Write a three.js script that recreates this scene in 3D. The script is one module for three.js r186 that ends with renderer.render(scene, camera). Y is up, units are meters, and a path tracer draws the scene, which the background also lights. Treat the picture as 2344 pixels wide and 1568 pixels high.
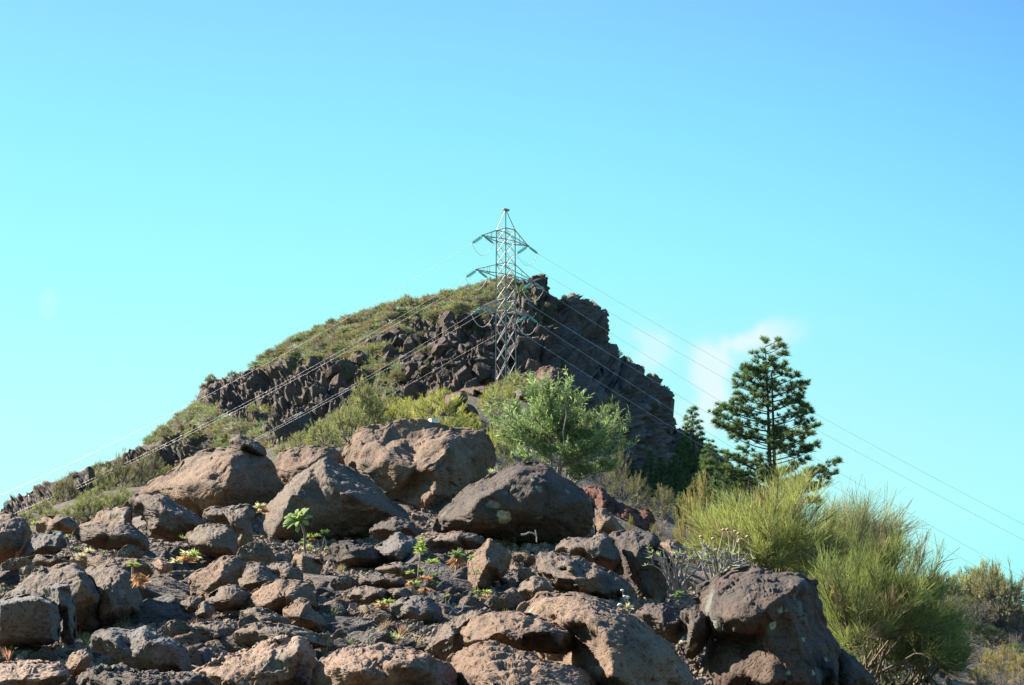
import * as THREE from 'three';
import { mergeGeometries } from 'three/addons/utils/BufferGeometryUtils.js';

// ---------- camera, sky, sun, exposure ----------
const scene = new THREE.Scene();
const F = 3606, CX = 1171.5, CY = 784, PITCH = THREE.MathUtils.degToRad(10);   // measured on a 2343 x 1568 copy of the photograph
const camera = new THREE.PerspectiveCamera(2 * Math.atan(CY / F) * 180 / Math.PI, 1024 / 685, 0.1, 9000);
camera.position.set(0, 1.6, 0);
camera.lookAt(0, 1.6 + Math.sin(PITCH), -Math.cos(PITCH));
const EXPOSURE = 3.4;
const sun = new THREE.DirectionalLight(new THREE.Color(1, 0.92, 0.81), 5);
const SUN = new THREE.Vector3(-0.75, 0.56, -0.42).normalize();

// ---------- random numbers and noise ----------
function rng(seed) { let a = seed >>> 0; return () => { a = (a + 0x6d2b79f5) | 0; let t = Math.imul(a ^ (a >>> 15), 1 | a); t = (t + Math.imul(t ^ (t >>> 7), 61 | t)) ^ t; return ((t ^ (t >>> 14)) >>> 0) / 4294967296; }; }
const perm = new Uint8Array(512);
{ const r = rng(7), p = Array.from({ length: 256 }, (_, i) => i); for (let i = 255; i > 0; i--) { const j = Math.floor(r() * (i + 1)); [p[i], p[j]] = [p[j], p[i]]; } for (let i = 0; i < 512; i++) perm[i] = p[i & 255]; }
const fade = (t) => t * t * t * (t * (t * 6 - 15) + 10), mix = (a, b, t) => a + (b - a) * t, clamp = (x, a = 0, b = 1) => Math.min(b, Math.max(a, x));
const sstep = (a, b, x) => { const t = clamp((x - a) / (b - a)); return t * t * (3 - 2 * t); };
function grad(h, x, y, z) { h &= 15; const u = h < 8 ? x : y, v = h < 4 ? y : h === 12 || h === 14 ? x : z; return (h & 1 ? -u : u) + (h & 2 ? -v : v); }
function noise(x, y, z) {
  const X0 = Math.floor(x), Y0 = Math.floor(y), Z0 = Math.floor(z), X = X0 & 255, Y = Y0 & 255, Z = Z0 & 255;
  x -= X0; y -= Y0; z -= Z0; const u = fade(x), v = fade(y), w = fade(z);
  const A = perm[X] + Y, AA = perm[A] + Z, AB = perm[A + 1] + Z, B = perm[X + 1] + Y, BA = perm[B] + Z, BB = perm[B + 1] + Z;
  return mix(mix(mix(grad(perm[AA], x, y, z), grad(perm[BA], x - 1, y, z), u), mix(grad(perm[AB], x, y - 1, z), grad(perm[BB], x - 1, y - 1, z), u), v),
    mix(mix(grad(perm[AA + 1], x, y, z - 1), grad(perm[BA + 1], x - 1, y, z - 1), u), mix(grad(perm[AB + 1], x, y - 1, z - 1), grad(perm[BB + 1], x - 1, y - 1, z - 1), u), v), w);
}
function fbm(x, y, z, n = 4, g = 0.5) { let s = 0, a = 1, t = 0; for (let i = 0; i < n; i++) { s += a * noise(x, y, z); t += a; a *= g; x = x * 2.03 + 17.1; y = y * 2.03 + 3.7; z = z * 2.03 + 9.2; } return s / t; }
function ridged(x, y, z, n = 4) { let s = 0, a = 1, t = 0; for (let i = 0; i < n; i++) { s += a * (1 - 2 * Math.abs(noise(x, y, z))); t += a; a *= 0.5; x = x * 2.07 + 5.1; y = y * 2.07 + 8.3; z = z * 2.07 + 1.9; } return s / t; }
const W3 = [0, 0, 0, 0];   // nearest distance, second nearest, random number of the nearest cell, height on a plane tilted at random in each cell
function worley(x, y, z) {
  const X = Math.floor(x), Y = Math.floor(y), Z = Math.floor(z); let a = 9, b = 9, id = 0, f = 0;
  for (let i = -1; i < 2; i++) for (let j = -1; j < 2; j++) for (let k = -1; k < 2; k++) {
    const h = perm[(perm[(perm[(X + i) & 255] + Y + j) & 255] + Z + k) & 255], h2 = perm[(h + 57) & 255], h3 = perm[(h2 + 101) & 255];
    const dx = X + i + h / 255 - x, dy = Y + j + h2 / 255 - y, dz = Z + k + h3 / 255 - z, q = dx * dx + dy * dy + dz * dz;
    if (q < a) { b = a; a = q; id = perm[(h3 + 31) & 255] / 255; f = dx * (h / 127 - 1) + dy * (h2 / 127 - 1) + dz * (h3 / 127 - 1); } else if (q < b) b = q;
  }
  W3[0] = Math.sqrt(a); W3[1] = Math.sqrt(b); W3[2] = id; W3[3] = f; return W3;
}

// ---------- the sky ----------
{
  const w = 2048, h = 1024, data = new Float32Array(w * h * 4);
  const table = [[0, .60, 1.02, 1.0], [4, .575, 1.02, 1.0], [6.3, .54, 1.01, 1.0], [12.5, .385, 1.0, 1.0], [17.4, .305, .86, 1.0], [22.3, .262, .69, 1.0], [35, .17, .44, .90], [55, .095, .27, .70], [90, .06, .19, .55]];
  const dark = [[0, .62, 1, 1], [4, .78, .98, 1], [12.5, .745, .81, 1], [22.3, .665, .70, 1], [35, .66, .72, .97], [90, 1, 1, 1]];   // how much darker the side away from the sun is
  const look = (t, e) => { let i = 0; while (i < t.length - 2 && t[i + 1][0] < e) i++; const f = clamp((e - t[i][0]) / (t[i + 1][0] - t[i][0])); return [1, 2, 3].map((c) => mix(t[i][c], t[i + 1][c], f)); };
  for (let y = 0; y < h; y++) {
    const el = (y + 0.5) / h * 180 - 90, base = look(table, Math.max(0, el)), dk = look(dark, Math.max(0, el));
    for (let x = 0; x < w; x++) {
      const ang = ((x + 0.5) / w - 0.5) * 360, az = ((ang + 90 + 540) % 360) - 180;   // 0 is straight ahead, positive to the right
      const s = az < -18 ? 0 : az <= 20 ? Math.pow((az + 18) / 36, 2.6) : 1.15 * (1 - sstep(130, 180, az)), o = (y * w + x) * 4;
      let c = base.map((v, i) => v * mix(1, dk[i], Math.min(1.15, s)));
      const ca = Math.cos(el * Math.PI / 180), d = [Math.sin(az * Math.PI / 180) * ca, Math.sin(el * Math.PI / 180), -Math.cos(az * Math.PI / 180) * ca];
      const cs = d[0] * SUN.x + d[1] * SUN.y + d[2] * SUN.z, glow = 0.5 * Math.exp(-(1 - cs) * 14);
      c = c.map((v) => v + glow);
      if (el > 0 && el < 30) {
        const wisp = (a, e, ra, re, k) => { const u = (az - a) / ra, v = (el - e) / re, n = fbm(az * 0.7 + 4, el * 0.95, 2.5, 6, 0.6); return k * sstep(0.1, 0.95, Math.exp(-u * u - v * v) * (1 + 2.6 * n)); };
        const f = clamp(wisp(7.5, 8.9, .9, 1.3, .75) + wisp(8.6, 9.9, 1.2, .7, .75) + wisp(9.8, 10.3, 1.0, .5, .4) + wisp(7.2, 7.5, .5, .9, .5) + wisp(5.1, 9.8, .9, .9, .5) + wisp(6.3, 6.9, .6, .9, .4) + wisp(-16.7, 11, .3, .5, .2), 0, .85);
        c = [mix(c[0], .86, f), mix(c[1], .97, f), mix(c[2], 1.0, f)];
      }
      data[o] = c[0] / EXPOSURE; data[o + 1] = c[1] / EXPOSURE; data[o + 2] = c[2] / EXPOSURE; data[o + 3] = 1;
    }
  }
  const sky = new THREE.DataTexture(data, w, h, THREE.RGBAFormat, THREE.FloatType);
  sky.mapping = THREE.EquirectangularReflectionMapping; sky.magFilter = sky.minFilter = THREE.LinearFilter; sky.wrapS = THREE.RepeatWrapping; sky.needsUpdate = true;
  scene.background = sky; scene.environment = sky;
}
sun.position.copy(SUN).multiplyScalar(300).add(new THREE.Vector3(0, 20, -110)); sun.target.position.set(0, 20, -110);
sun.castShadow = true; sun.shadow.mapSize.set(4096, 4096);
Object.assign(sun.shadow.camera, { left: -170, right: 170, top: 170, bottom: -170, near: 1, far: 700 });
scene.add(sun, sun.target);

// ---------- helpers ----------
const V = (x, y, z) => new THREE.Vector3(x, y, z);
const FW = V(0, Math.sin(PITCH), -Math.cos(PITCH)), UPV = V(0, Math.cos(PITCH), Math.sin(PITCH));
const P = (x, y, d) => V((x - CX) / F * d, 1.6 + d * (FW.y + (CY - y) / F * UPV.y), d * (FW.z + (CY - y) / F * UPV.z));   // the point seen at (x, y), d metres ahead
const used = {};
function numbered(n) { const k = used[n] = (used[n] ?? -1) + 1; return k ? n + '_' + String(k).padStart(3, '0') : n; }
function tag(o, label, category, group) { o.userData.label = label; o.userData.category = category; if (group) o.userData.group = group; return o; }
function kind(o, k) { o.userData.kind = k; return o; }
function add(o, name, at) { o.name = numbered(name); if (at) o.position.copy(at); scene.add(o); o.traverse((c) => { c.castShadow = c.receiveShadow = true; }); return o; }
function part(parent, name, geo, mat) { const m = new THREE.Mesh(geo, mat); m.name = name; m.castShadow = m.receiveShadow = true; parent.add(m); return m; }
function copyOf(o, name) { const c = o.clone(); c.userData = { ...o.userData }; c.name = numbered(name); scene.add(c); return c; }

// piecewise linear interpolation over scattered points [x, y, value, ...]
function triangulate(pts) {
  const n = pts.length, R = 1e6, all = [...pts.map((p) => [p[0], p[1]]), [-R, -R], [R, -R], [0, R]];
  const circ = (a, b, c) => { const [ax, ay] = all[a], [bx, by] = all[b], [cx, cy] = all[c], d = 2 * (ax * (by - cy) + bx * (cy - ay) + cx * (ay - by)) || 1e-12, a2 = ax * ax + ay * ay, b2 = bx * bx + by * by, c2 = cx * cx + cy * cy, ux = (a2 * (by - cy) + b2 * (cy - ay) + c2 * (ay - by)) / d, uy = (a2 * (cx - bx) + b2 * (ax - cx) + c2 * (bx - ax)) / d; return [a, b, c, ux, uy, (ax - ux) ** 2 + (ay - uy) ** 2]; };
  let tris = [circ(n, n + 1, n + 2)];
  for (let i = 0; i < n; i++) {
    const [x, y] = all[i], edges = new Map(), keep = [];
    for (const t of tris) {
      if ((x - t[3]) ** 2 + (y - t[4]) ** 2 < t[5] * (1 + 1e-9)) for (const [a, b] of [[t[0], t[1]], [t[1], t[2]], [t[2], t[0]]]) { const k = a < b ? a * 9999 + b : b * 9999 + a; edges.has(k) ? edges.set(k, null) : edges.set(k, [a, b]); } else keep.push(t);
    }
    tris = keep; for (const e of edges.values()) if (e) tris.push(circ(e[0], e[1], i));
  }
  return tris.filter((t) => t[0] < n && t[1] < n && t[2] < n);
}
function interpolator(pts) {
  const r = rng(pts.length); pts = pts.map((p) => [p[0] + (r() - .5) * 1e-3, p[1] + (r() - .5) * 1e-3, ...p.slice(2)]);
  const T = triangulate(pts).map(([a, b, c]) => { const A = pts[a], B = pts[b], C = pts[c]; return { A, B, C, d: (B[1] - C[1]) * (A[0] - C[0]) + (C[0] - B[0]) * (A[1] - C[1]) }; });
  let last = T[0];
  const tryT = (t, x, y) => { const u = ((t.B[1] - t.C[1]) * (x - t.C[0]) + (t.C[0] - t.B[0]) * (y - t.C[1])) / t.d, v = ((t.C[1] - t.A[1]) * (x - t.C[0]) + (t.A[0] - t.C[0]) * (y - t.C[1])) / t.d, w = 1 - u - v; return u > -1e-6 && v > -1e-6 && w > -1e-6 ? u * t.A[2] + v * t.B[2] + w * t.C[2] : null; };
  return (x, y) => {
    if (last) { const q = tryT(last, x, y); if (q !== null) return q; }
    for (const t of T) { const q = tryT(t, x, y); if (q !== null) { last = t; return q; } }
    let s = 0, ws = 0; for (const p of pts) { const w = 1 / (((p[0] - x) ** 2 + (p[1] - y) ** 2) ** 1.5 + 1e-6); s += w * p[2]; ws += w; } return s / ws;
  };
}
const nums = (s) => s.trim().split(/[\s,]+/).map(Number);
const pairs = (s, n = 2) => { const a = nums(s), o = []; for (let i = 0; i + n <= a.length; i += n) o.push(a.slice(i, i + n)); return o; };
const inside = (poly, x, y) => { let c = false; for (let i = 0, j = poly.length - 1; i < poly.length; j = i++) if ((poly[i][1] > y) !== (poly[j][1] > y) && x < (poly[j][0] - poly[i][0]) * (y - poly[i][1]) / (poly[j][1] - poly[i][1]) + poly[i][0]) c = !c; return c; };
// places in close-ups of the photograph: origin and scale of each, in the 2343-wide copy
const CROP = { a: [0, 940.7, .4], b: [548.7, 940.7, .4], c: [1019, 940.7, .4], e: [1567.8, 940.7, .4], p: [1489.4, 705.5, .3], t: [1019, 439, .3], m: [901.5, 830.9, .17], s: [1473.7, 1175.9, .15], d: [0, 0, 1] };
const at = (k, x, y) => [CROP[k][0] + x * CROP[k][2], CROP[k][1] + y * CROP[k][2]];

// ---------- textures ----------
function tile(n, f) { const d = new Uint8Array(n * n * 4); for (let y = 0; y < n; y++) for (let x = 0; x < n; x++) { const c = f(x / n, y / n), o = (y * n + x) * 4; d[o] = clamp(c[0]) * 255; d[o + 1] = clamp(c[1]) * 255; d[o + 2] = clamp(c[2]) * 255; d[o + 3] = 255; } const t = new THREE.DataTexture(d, n, n, THREE.RGBAFormat); t.wrapS = t.wrapT = THREE.RepeatWrapping; t.magFilter = THREE.LinearFilter; t.needsUpdate = true; return t; }
// noise that repeats after F cells, so that the tile has no seam
function torus(u, v, f, z) {
  const x = u * f, y = v * f, X = Math.floor(x), Y = Math.floor(y), a = x - X, b = y - Y, s = Math.floor(z * 13);
  const q = (i, j) => { const h = perm[(perm[((X + i) % f + s) & 255] + (Y + j) % f) & 255] * .0245437; return Math.cos(h) * (a - i) + Math.sin(h) * (b - j); };
  return 1.4 * mix(mix(q(0, 0), q(1, 0), fade(a)), mix(q(0, 1), q(1, 1), fade(a)), fade(b));
}
const tfb = (u, v, f, z, n) => { let s = 0, a = 1, t = 0; for (let i = 0; i < n; i++) { s += a * torus(u, v, f, z + i * 5); t += a; a *= .62; f *= 2; } return s / t; };
const pit = (u, v, f, z, k) => sstep(k, k + .2, torus(u, v, f, z));
const rockBump = tile(1024, (u, v) => { const g = .5 + .55 * tfb(u, v, 12, 1, 6) - .35 * pit(u, v, 70, 40, .32) - .25 * pit(u, v, 34, 60, .38); return [g, g, g]; });
const rockMap = tile(1024, (u, v) => { const a = tfb(u, v, 9, 2, 6), s = tfb(u, v, 140, 8, 2), p = pit(u, v, 70, 40, .32), w = pit(u, v, 90, 70, .4), g = .8 + .3 * a + .16 * s - .3 * p + .16 * w; return [g * (1 + .03 * a), g, g * (1 - .05 * a)]; });
const rockMat = new THREE.MeshStandardMaterial({ name: 'basalt', vertexColors: true, map: rockMap, bumpMap: rockBump, bumpScale: 0.013, roughness: .95 });
const farRockMat = new THREE.MeshStandardMaterial({ name: 'cliff_basalt', vertexColors: true, map: rockMap, bumpMap: rockBump, bumpScale: 0.22, roughness: .95 });
const leafMat = (name, t = .3) => new THREE.MeshPhysicalMaterial({ name, vertexColors: true, side: THREE.DoubleSide, roughness: 1, transmission: t, thickness: 0, specularIntensity: .4 });
const foliage = leafMat('leaves', .42), twigMat = leafMat('green_twigs', .4);
const barkMat = new THREE.MeshStandardMaterial({ name: 'bark', vertexColors: true, roughness: .95, map: rockMap });
const steel = new THREE.MeshStandardMaterial({ name: 'galvanised_steel', color: new THREE.Color(.25, .245, .235), metalness: .35, roughness: .5 });
const wireMat = new THREE.MeshStandardMaterial({ name: 'aluminium_wire', color: new THREE.Color(.7, .66, .64), metalness: .1, roughness: .45 });
const teal = new THREE.MeshPhysicalMaterial({ name: 'glass_discs', color: new THREE.Color(.12, .42, .38), roughness: .15, clearcoat: .6 });

// splits the faces by their main direction, gives them uv in units of SIZE metres and smooth normals
function finish(pos, idx, cols, size, off = V(0, 0, 0)) {
  const g0 = new THREE.BufferGeometry(); g0.setAttribute('position', new THREE.BufferAttribute(pos, 3)); g0.setIndex(idx); g0.computeVertexNormals();
  const nor = g0.attributes.normal.array, n = idx.length, key = new Map(), op = [], on = [], oc = [], ou = [], oi = new Uint32Array(n);
  const nv = pos.length / 3;
  for (let t = 0; t < n; t += 3) {
    let nx = 0, ny = 0, nz = 0; for (let k = 0; k < 3; k++) { const i = idx[t + k] * 3; nx += nor[i]; ny += nor[i + 1]; nz += nor[i + 2]; }
    nx = Math.abs(nx); ny = Math.abs(ny); nz = Math.abs(nz); const ax = ny >= nx && ny >= nz ? 1 : nx >= nz ? 0 : 2;
    for (let k = 0; k < 3; k++) {
      const i = idx[t + k], kk = ax * nv + i; let j = key.get(kk);
      if (j === undefined) {
        j = op.length / 3; key.set(kk, j); const x = pos[i * 3], y = pos[i * 3 + 1], z = pos[i * 3 + 2];
        op.push(x - off.x, y - off.y, z - off.z); on.push(nor[i * 3], nor[i * 3 + 1], nor[i * 3 + 2]); oc.push(cols[i * 3], cols[i * 3 + 1], cols[i * 3 + 2]);
        ou.push((ax === 0 ? z : x) / size, (ax === 1 ? z : y) / size);
      }
      oi[t + k] = j;
    }
  }
  const g = new THREE.BufferGeometry();
  g.setAttribute('position', new THREE.Float32BufferAttribute(op, 3)); g.setAttribute('normal', new THREE.Float32BufferAttribute(on, 3)); g.setAttribute('color', new THREE.Float32BufferAttribute(oc, 3)); g.setAttribute('uv', new THREE.Float32BufferAttribute(ou, 2)); g.setIndex(new THREE.BufferAttribute(oi, 1));
  return g;
}
function normalsOf(pos, idx) { const g = new THREE.BufferGeometry(); g.setAttribute('position', new THREE.BufferAttribute(pos, 3)); g.setIndex(idx); g.computeVertexNormals(); return g.attributes.normal.array; }

// ---------- colours (linear) ----------
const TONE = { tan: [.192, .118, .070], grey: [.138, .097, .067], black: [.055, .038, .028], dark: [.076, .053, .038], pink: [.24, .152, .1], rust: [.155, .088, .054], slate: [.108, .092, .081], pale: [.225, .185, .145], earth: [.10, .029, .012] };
function stoneColour(tone, x, y, z, up, seed, lichen = 1) {
  const b = TONE[tone], n = fbm(x * 2.1 + seed, y * 2.1, z * 2.1, 4), m = fbm(x * 6 - seed, y * 6, z * 6 + 4, 3), k = 1 + .6 * n + .4 * m;
  let c = [b[0] * k, b[1] * k, b[2] * k];
  const rust = sstep(.12, .4, fbm(x * 1.6 + 50, y * 1.6 + seed, z * 1.6, 3)) * .45; c = [mix(c[0], .15, rust), mix(c[1], .078, rust), mix(c[2], .04, rust)];
  const dk = sstep(.15, .42, fbm(x * 3.3 - 20, y * 3.3, z * 3.3 + seed, 4)) * .62; c = c.map((v) => v * (1 - dk));
  const li = lichen * sstep(.27, .4, fbm(x * 5.5 + 9, y * 5.5 + seed * 2, z * 5.5, 3)) * .55; c = [mix(c[0], .16, li), mix(c[1], .155, li), mix(c[2], .12, li)];
  worley(x * 8 + seed, y * 8, z * 8); const sp = lichen * (W3[2] > .62 ? 1 - sstep(.16, .24, W3[0] + .12 * fbm(x * 40, y * 40, z * 40, 2)) : 0) * .65 * sstep(-.15, .15, n); c = [mix(c[0], .24, sp), mix(c[1], .235, sp), mix(c[2], .18, sp)];
  const dust = sstep(.3, .9, up) * .22; return [mix(c[0], b[0] * 1.2, dust), mix(c[1], b[1] * 1.2, dust), mix(c[2], b[2] * 1.18, dust)];
}

// ---------- the land ----------
// [x, y, depth] of the bare ground as seen in the photograph, row after row up the slope
const LAND = pairs(`-200 1600 4.5 500 1585 4.5 1171 1580 4.5 1500 1610 4.5 1750 1720 4.5 2100 1860 4.5 -100 1492 5.8 600 1500 5.8
 1171 1497 5.8 1500 1532 5.8 1700 1652 5.8 2050 1762 5.8 -100 1387 7.4 600 1397 7.4 1171 1394 7.4 1450 1427 7.4
 1650 1502 7.4 1800 1612 7.4 2150 1732 7.4 -100 1287 9.3 600 1294 9.3 1171 1292 9.3 1450 1334 9.3 1600 1417 9.3
 1750 1522 9.3 1950 1617 9.3 2250 1702 9.3 2000 1590 10.5 2150 1627 10.5 -100 1242 11.5 300 1237 11.5 600 1214 11.5
 1171 1212 11.5 1400 1250 11.5 1560 1332 11.5 1700 1404 11.5 1850 1484 11.5 -100 1258 13.5 100 1228 13.5 350 1178 13.5
 600 1085 13.5 850 1065 13.5 1100 1072 13.5 1250 1135 13.5 1400 1215 13.5 1550 1300 13.5 1700 1335 13.5 1900 1432 13.5
 2100 1525 13.5 350 1198 16 650 1062 16 1100 1047 16 1280 1130 16 1400 1215 16 1550 1290 16 1750 1335 16
 1130 1010 30 1250 1085 30 1340 1190 34 1420 1226 34 1500 1244 34 1340 1116 38 1420 1158 38 1500 1188 38
 0 1265 25 1620 1270 38 1620 1300 30 1800 1400 30 1130 962 60 900 990 50 800 1012 45 640 1062 45
 1250 1000 60 1400 1125 55 1500 1185 55 1600 1265 55 1800 1350 60 1060 938 90 900 955 90 700 1005 80
 1250 935 120 1050 902 120 1158 893 150 1200 906 140 1280 940 150 1000 905 140 1340 1040 150 1400 1130 150
 1600 1235 150 1900 1300 150 0 1225 60 150 1228 60 300 1215 60 450 1185 50 0 1278 120 200 1252 120
 330 1232 130 500 1168 130 640 1035 125 800 965 130 2150 1480 22 2343 1568 22 2150 1568 14 2300 1590 14
 2500 1600 22 2150 1340 40 2200 1350 40 2250 1360 40 2300 1380 40 2343 1405 40 2500 1520 40 2150 1390 60
 2343 1460 60 2600 1560 60 1158 890 190 700 1000 190 300 1180 190 0 1200 190 -400 1260 190 1500 1200 190
 1800 1280 190 2200 1400 190 -400 1300 60 1330 1040 90 1400 1130 90 1500 1192 90 1600 1255 90 1700 1300 90
 1340 1042 120 1400 1130 120 1500 1190 120 1600 1240 120 200 1225 25 300 1215 25 400 1192 25 500 1130 25
 300 1222 40 450 1180 35 -400 1300 14 2500 1420 190`, 3)
  .map(([x, y, d]) => { const p = P(x, y, d); return [p.x, p.z, p.y]; }).concat([[-7, 3, .1], [0, 3, .2], [7, 3, -.6], [-7, -2, .7], [0, -2, .8], [7, -2, -.4], [-9, -8, 1.9], [9, -6, .2]]);
const landAt = interpolator(LAND);
function sheet(x0, x1, z0, z1, step) {   // a table of heights, softened, read between its nodes
  const nx = Math.round((x1 - x0) / step) + 1, nz = Math.round((z1 - z0) / step) + 1; let a = new Float64Array(nx * nz);
  for (let j = 0; j < nz; j++) for (let i = 0; i < nx; i++) a[j * nx + i] = landAt(x0 + i * step, z0 + j * step);
  for (let k = 0; k < 3; k++) { const b = a.slice(); for (let j = 1; j < nz - 1; j++) for (let i = 1; i < nx - 1; i++) { const o = j * nx + i; b[o] = (a[o] * 2 + a[o - 1] + a[o + 1] + a[o - nx] + a[o + nx]) / 6; } a = b; }
  return (x, z) => { const u = clamp((x - x0) / step, 0, nx - 1.001), v = clamp((z - z0) / step, 0, nz - 1.001), i = Math.floor(u), j = Math.floor(v), o = j * nx + i; return mix(mix(a[o], a[o + 1], u - i), mix(a[o + nx], a[o + nx + 1], u - i), v - j); };
}
const nearH = sheet(-7, 9, -20, 3, .2), farH = sheet(-90, 90, -195, -8, 1);
function H(x, z) {   // height of the ground
  const t = sstep(-14, -18, z), b = t <= 0 ? nearH(x, z) : t >= 1 ? farH(x, z) : mix(nearH(x, z), farH(x, z), t);
  const f = sstep(-16, -40, z); let h = b + mix(.05, .5, f) * fbm(x / mix(.7, 6, f), z / mix(.7, 6, f), 3.1, 4);
  if (z > -16) { worley(x * 2.6 + .5 * noise(x * 3, z * 3, 1), 4.5, z * 2.6 + .5 * noise(x * 3, z * 3, 7)); h += .035 * (W3[2] - .5) - .02 * (1 - sstep(0, .13, W3[1] - W3[0])) + .012 * fbm(x * 7, z * 7, 1, 3); }
  return h;
}
function ground(px, py, from = 3.5, to = 180) {   // where the sight line through (px, py) meets the ground
  let a = from, b = from; for (; b < to; a = b, b *= 1.02) { const p = P(px, py, b); if (p.y < H(p.x, p.z)) break; }
  for (let k = 0; k < 14; k++) { const m = (a + b) / 2, p = P(px, py, m); if (p.y < H(p.x, p.z)) b = m; else a = m; } return P(px, py, b);
}
function landMesh(name, x0, x1, z0, z1, step, drop, colour, mat, uv) {
  const nx = Math.round((x1 - x0) / step) + 1, nz = Math.round((z1 - z0) / step) + 1, pos = new Float32Array(nx * nz * 3), col = new Float32Array(nx * nz * 3), idx = [];
  for (let j = 0; j < nz; j++) for (let i = 0; i < nx; i++) { const o = (j * nx + i) * 3, x = x0 + i * step, z = z0 + j * step, y = H(x, z) - drop(x, z); pos.set([x, y, z], o); col.set(colour(x, y, z), o); if (i && j) { const a = j * nx + i; idx.push(a - nx - 1, a - 1, a, a - nx - 1, a, a - nx); } }
  return add(kind(new THREE.Mesh(finish(pos, idx, col, uv), mat), 'structure'), name);
}
landMesh('rocky_ground', -5.5, 6.5, -17.5, -2.4, .035, () => 0, (x, y, z) => { const c = stoneColour('grey', x, y, z, 0, 3, .4), k = 1.0 + .5 * sstep(-.3, .4, fbm(x * 1.2, z * 1.2, 5, 3)); return [c[0] * k, c[1] * k, c[2] * k * .97]; }, rockMat, .9);
landMesh('hillside', -90, 90, -195, -8, .9, (x, z) => .5 * sstep(-17.6, -15.5, z) * sstep(-6.4, -4.5, x) * sstep(7.4, 5.5, x), (x, y, z) => { const n = fbm(x * .15, z * .15, 2, 4), k = .8 + .5 * fbm(x, z, 4, 3), g = sstep(-.1, .25, n); return [mix(.105, .09, g) * k, mix(.074, .078, g) * k, mix(.05, .036, g) * k]; }, farRockMat, 6);
{ // the low land far below, out to the horizon
  const g = new THREE.PlaneGeometry(14000, 14000, 60, 60).rotateX(-Math.PI / 2), p = g.attributes.position, c = []; for (let i = 0; i < p.count; i++) { p.setY(i, -48 + 6 * noise(p.getX(i) / 700, p.getZ(i) / 700, 1)); c.push(.11, .095, .06); }
  g.setAttribute('color', new THREE.Float32BufferAttribute(c, 3)); const u = g.attributes.uv; for (let i = 0; i < u.count; i++) u.setXY(i, p.getX(i) / 40, p.getZ(i) / 40);
  add(kind(new THREE.Mesh(g, farRockMat), 'structure'), 'ground');
}

// ---------- the hill ----------
const SKYLINE = pairs(`-420 1330 -250 1265 -100 1208 0 1180 30 1147 80 1120 130 1100 165 1080 185 1083 230 1067 300 1032 370 987 440 935 465 882 500 868 560 857 600 822 640 795 700 768 760 747 830 722 900 702 980 686 1050 672 1090 660 1130 652 1175 652 1200 657 1222 641 1240 646 1246 664 1275 690 1285 681 1310 679 1340 692 1368 710 1372 735 1393 760 1400 788 1415 800 1420 820 1460 832 1484 856 1500 870 1533 890 1539 905 1536 950 1542 975 1562 988 1600 1004 1680 1060 1760 1120`);
const FOOT = pairs('-420 1420 0 1300 330 1240 640 1095 800 1015 1000 930 1158 905 1260 950 1330 1010 1400 1110 1540 1180 1760 1260');
const along = (t, x) => { let i = 0; while (i < t.length - 2 && t[i + 1][0] < x) i++; return mix(t[i][1], t[i + 1][1], clamp((x - t[i][0]) / (t[i + 1][0] - t[i][0]))); };
const hillDepth = interpolator(pairs(`-420 1330 235 -420 1430 150 0 1180 228 0 1260 150 165 1080 226 185 1130 190 300 1032 224 330 1170 158 330 1250 142 0 1305 138 640 1100 152 350 1080 190 465 882 220 440 935 214 500 960 192 560 1010 180 640 795 217 640 900 196 640 1060 160 700 850 200 800 1010 162 740 900 186 830 722 216 850 800 198 860 900 180
 980 686 215 1000 760 196 1000 930 165 1000 850 176 1130 652 213 1130 720 196 1158 905 162 1120 800 180 1222 641 212 1240 700 200 1235 748 190 1192 796 180 1258 844 176 1260 950 168 1315 928 174 1330 1010 172 1310 679 218 1275 700 208 1300 760 206 1330 850 196 1400 900 202 1372 735 226 1420 820 232 1400 1110 190 1450 950 212 1484 856 238 1539 905 244 1536 950 240 1500 1050 222 1562 988 250 1540 1180 215 1680 1060 262 1760 1120 270 1760 1260 230`, 3).concat(pairs(`-420 1330 235 0 1180 228 165 1080 226 300 1032 224 465 882 220 640 795 217 830 722 216 980 686 215 1130 652 213 1222 641 212 1310 679 218 1372 710 226 1484 856 238 1539 890 244 1562 988 250 1680 1060 262 1760 1120 270`, 3).map(([x, y, d]) => [x, y - 90, d + 1])));
// where bare rock shows (x, y, radius across, radius down, strength) and where scrub grows
const ROCKY = pairs('515 900 75 45 1 620 880 60 60 .5 690 930 60 90 1 760 900 80 80 1 820 880 40 50 .7 650 990 60 40 .8 880 1000 60 40 .7 1040 830 120 90 .9 1130 770 110 60 1 1215 760 70 90 1 1240 660 60 40 1 1400 900 170 190 1 1330 740 90 60 1 960 735 40 14 .8 380 1060 90 60 .8 170 1110 80 50 1 60 1160 80 50 1 300 1090 70 60 .7 560 940 30 40 .6 950 900 70 40 .7 1500 980 120 120 1 900 780 90 50 .35 1290 860 70 80 1 450 1010 70 50 .6', 5);
const SCRUB = pairs('1060 700 130 45 1 900 740 140 40 1 760 780 90 35 .8 680 820 50 40 .6 560 830 70 20 .5 620 950 60 35 .6 440 950 60 25 .8 480 1010 90 30 .7 350 1000 60 20 .6 230 1140 90 40 1 350 1080 50 25 .6 800 830 70 40 .7 930 820 50 35 .5 580 1000 60 30 .7 1245 715 40 30 .9 1150 690 60 25 .8 860 840 60 40 .5 1180 660 40 14 .9 700 800 60 30 .8 1010 740 60 30 .6 870 880 40 30 .5', 5);
const blob = (t, x, y) => { let s = 0; for (const [a, b, c, d, k] of t) { const u = (x - a) / c, v = (y - b) / d, q = u * u + v * v; if (q < 6) s += k * Math.exp(-q); } return s; };
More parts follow.
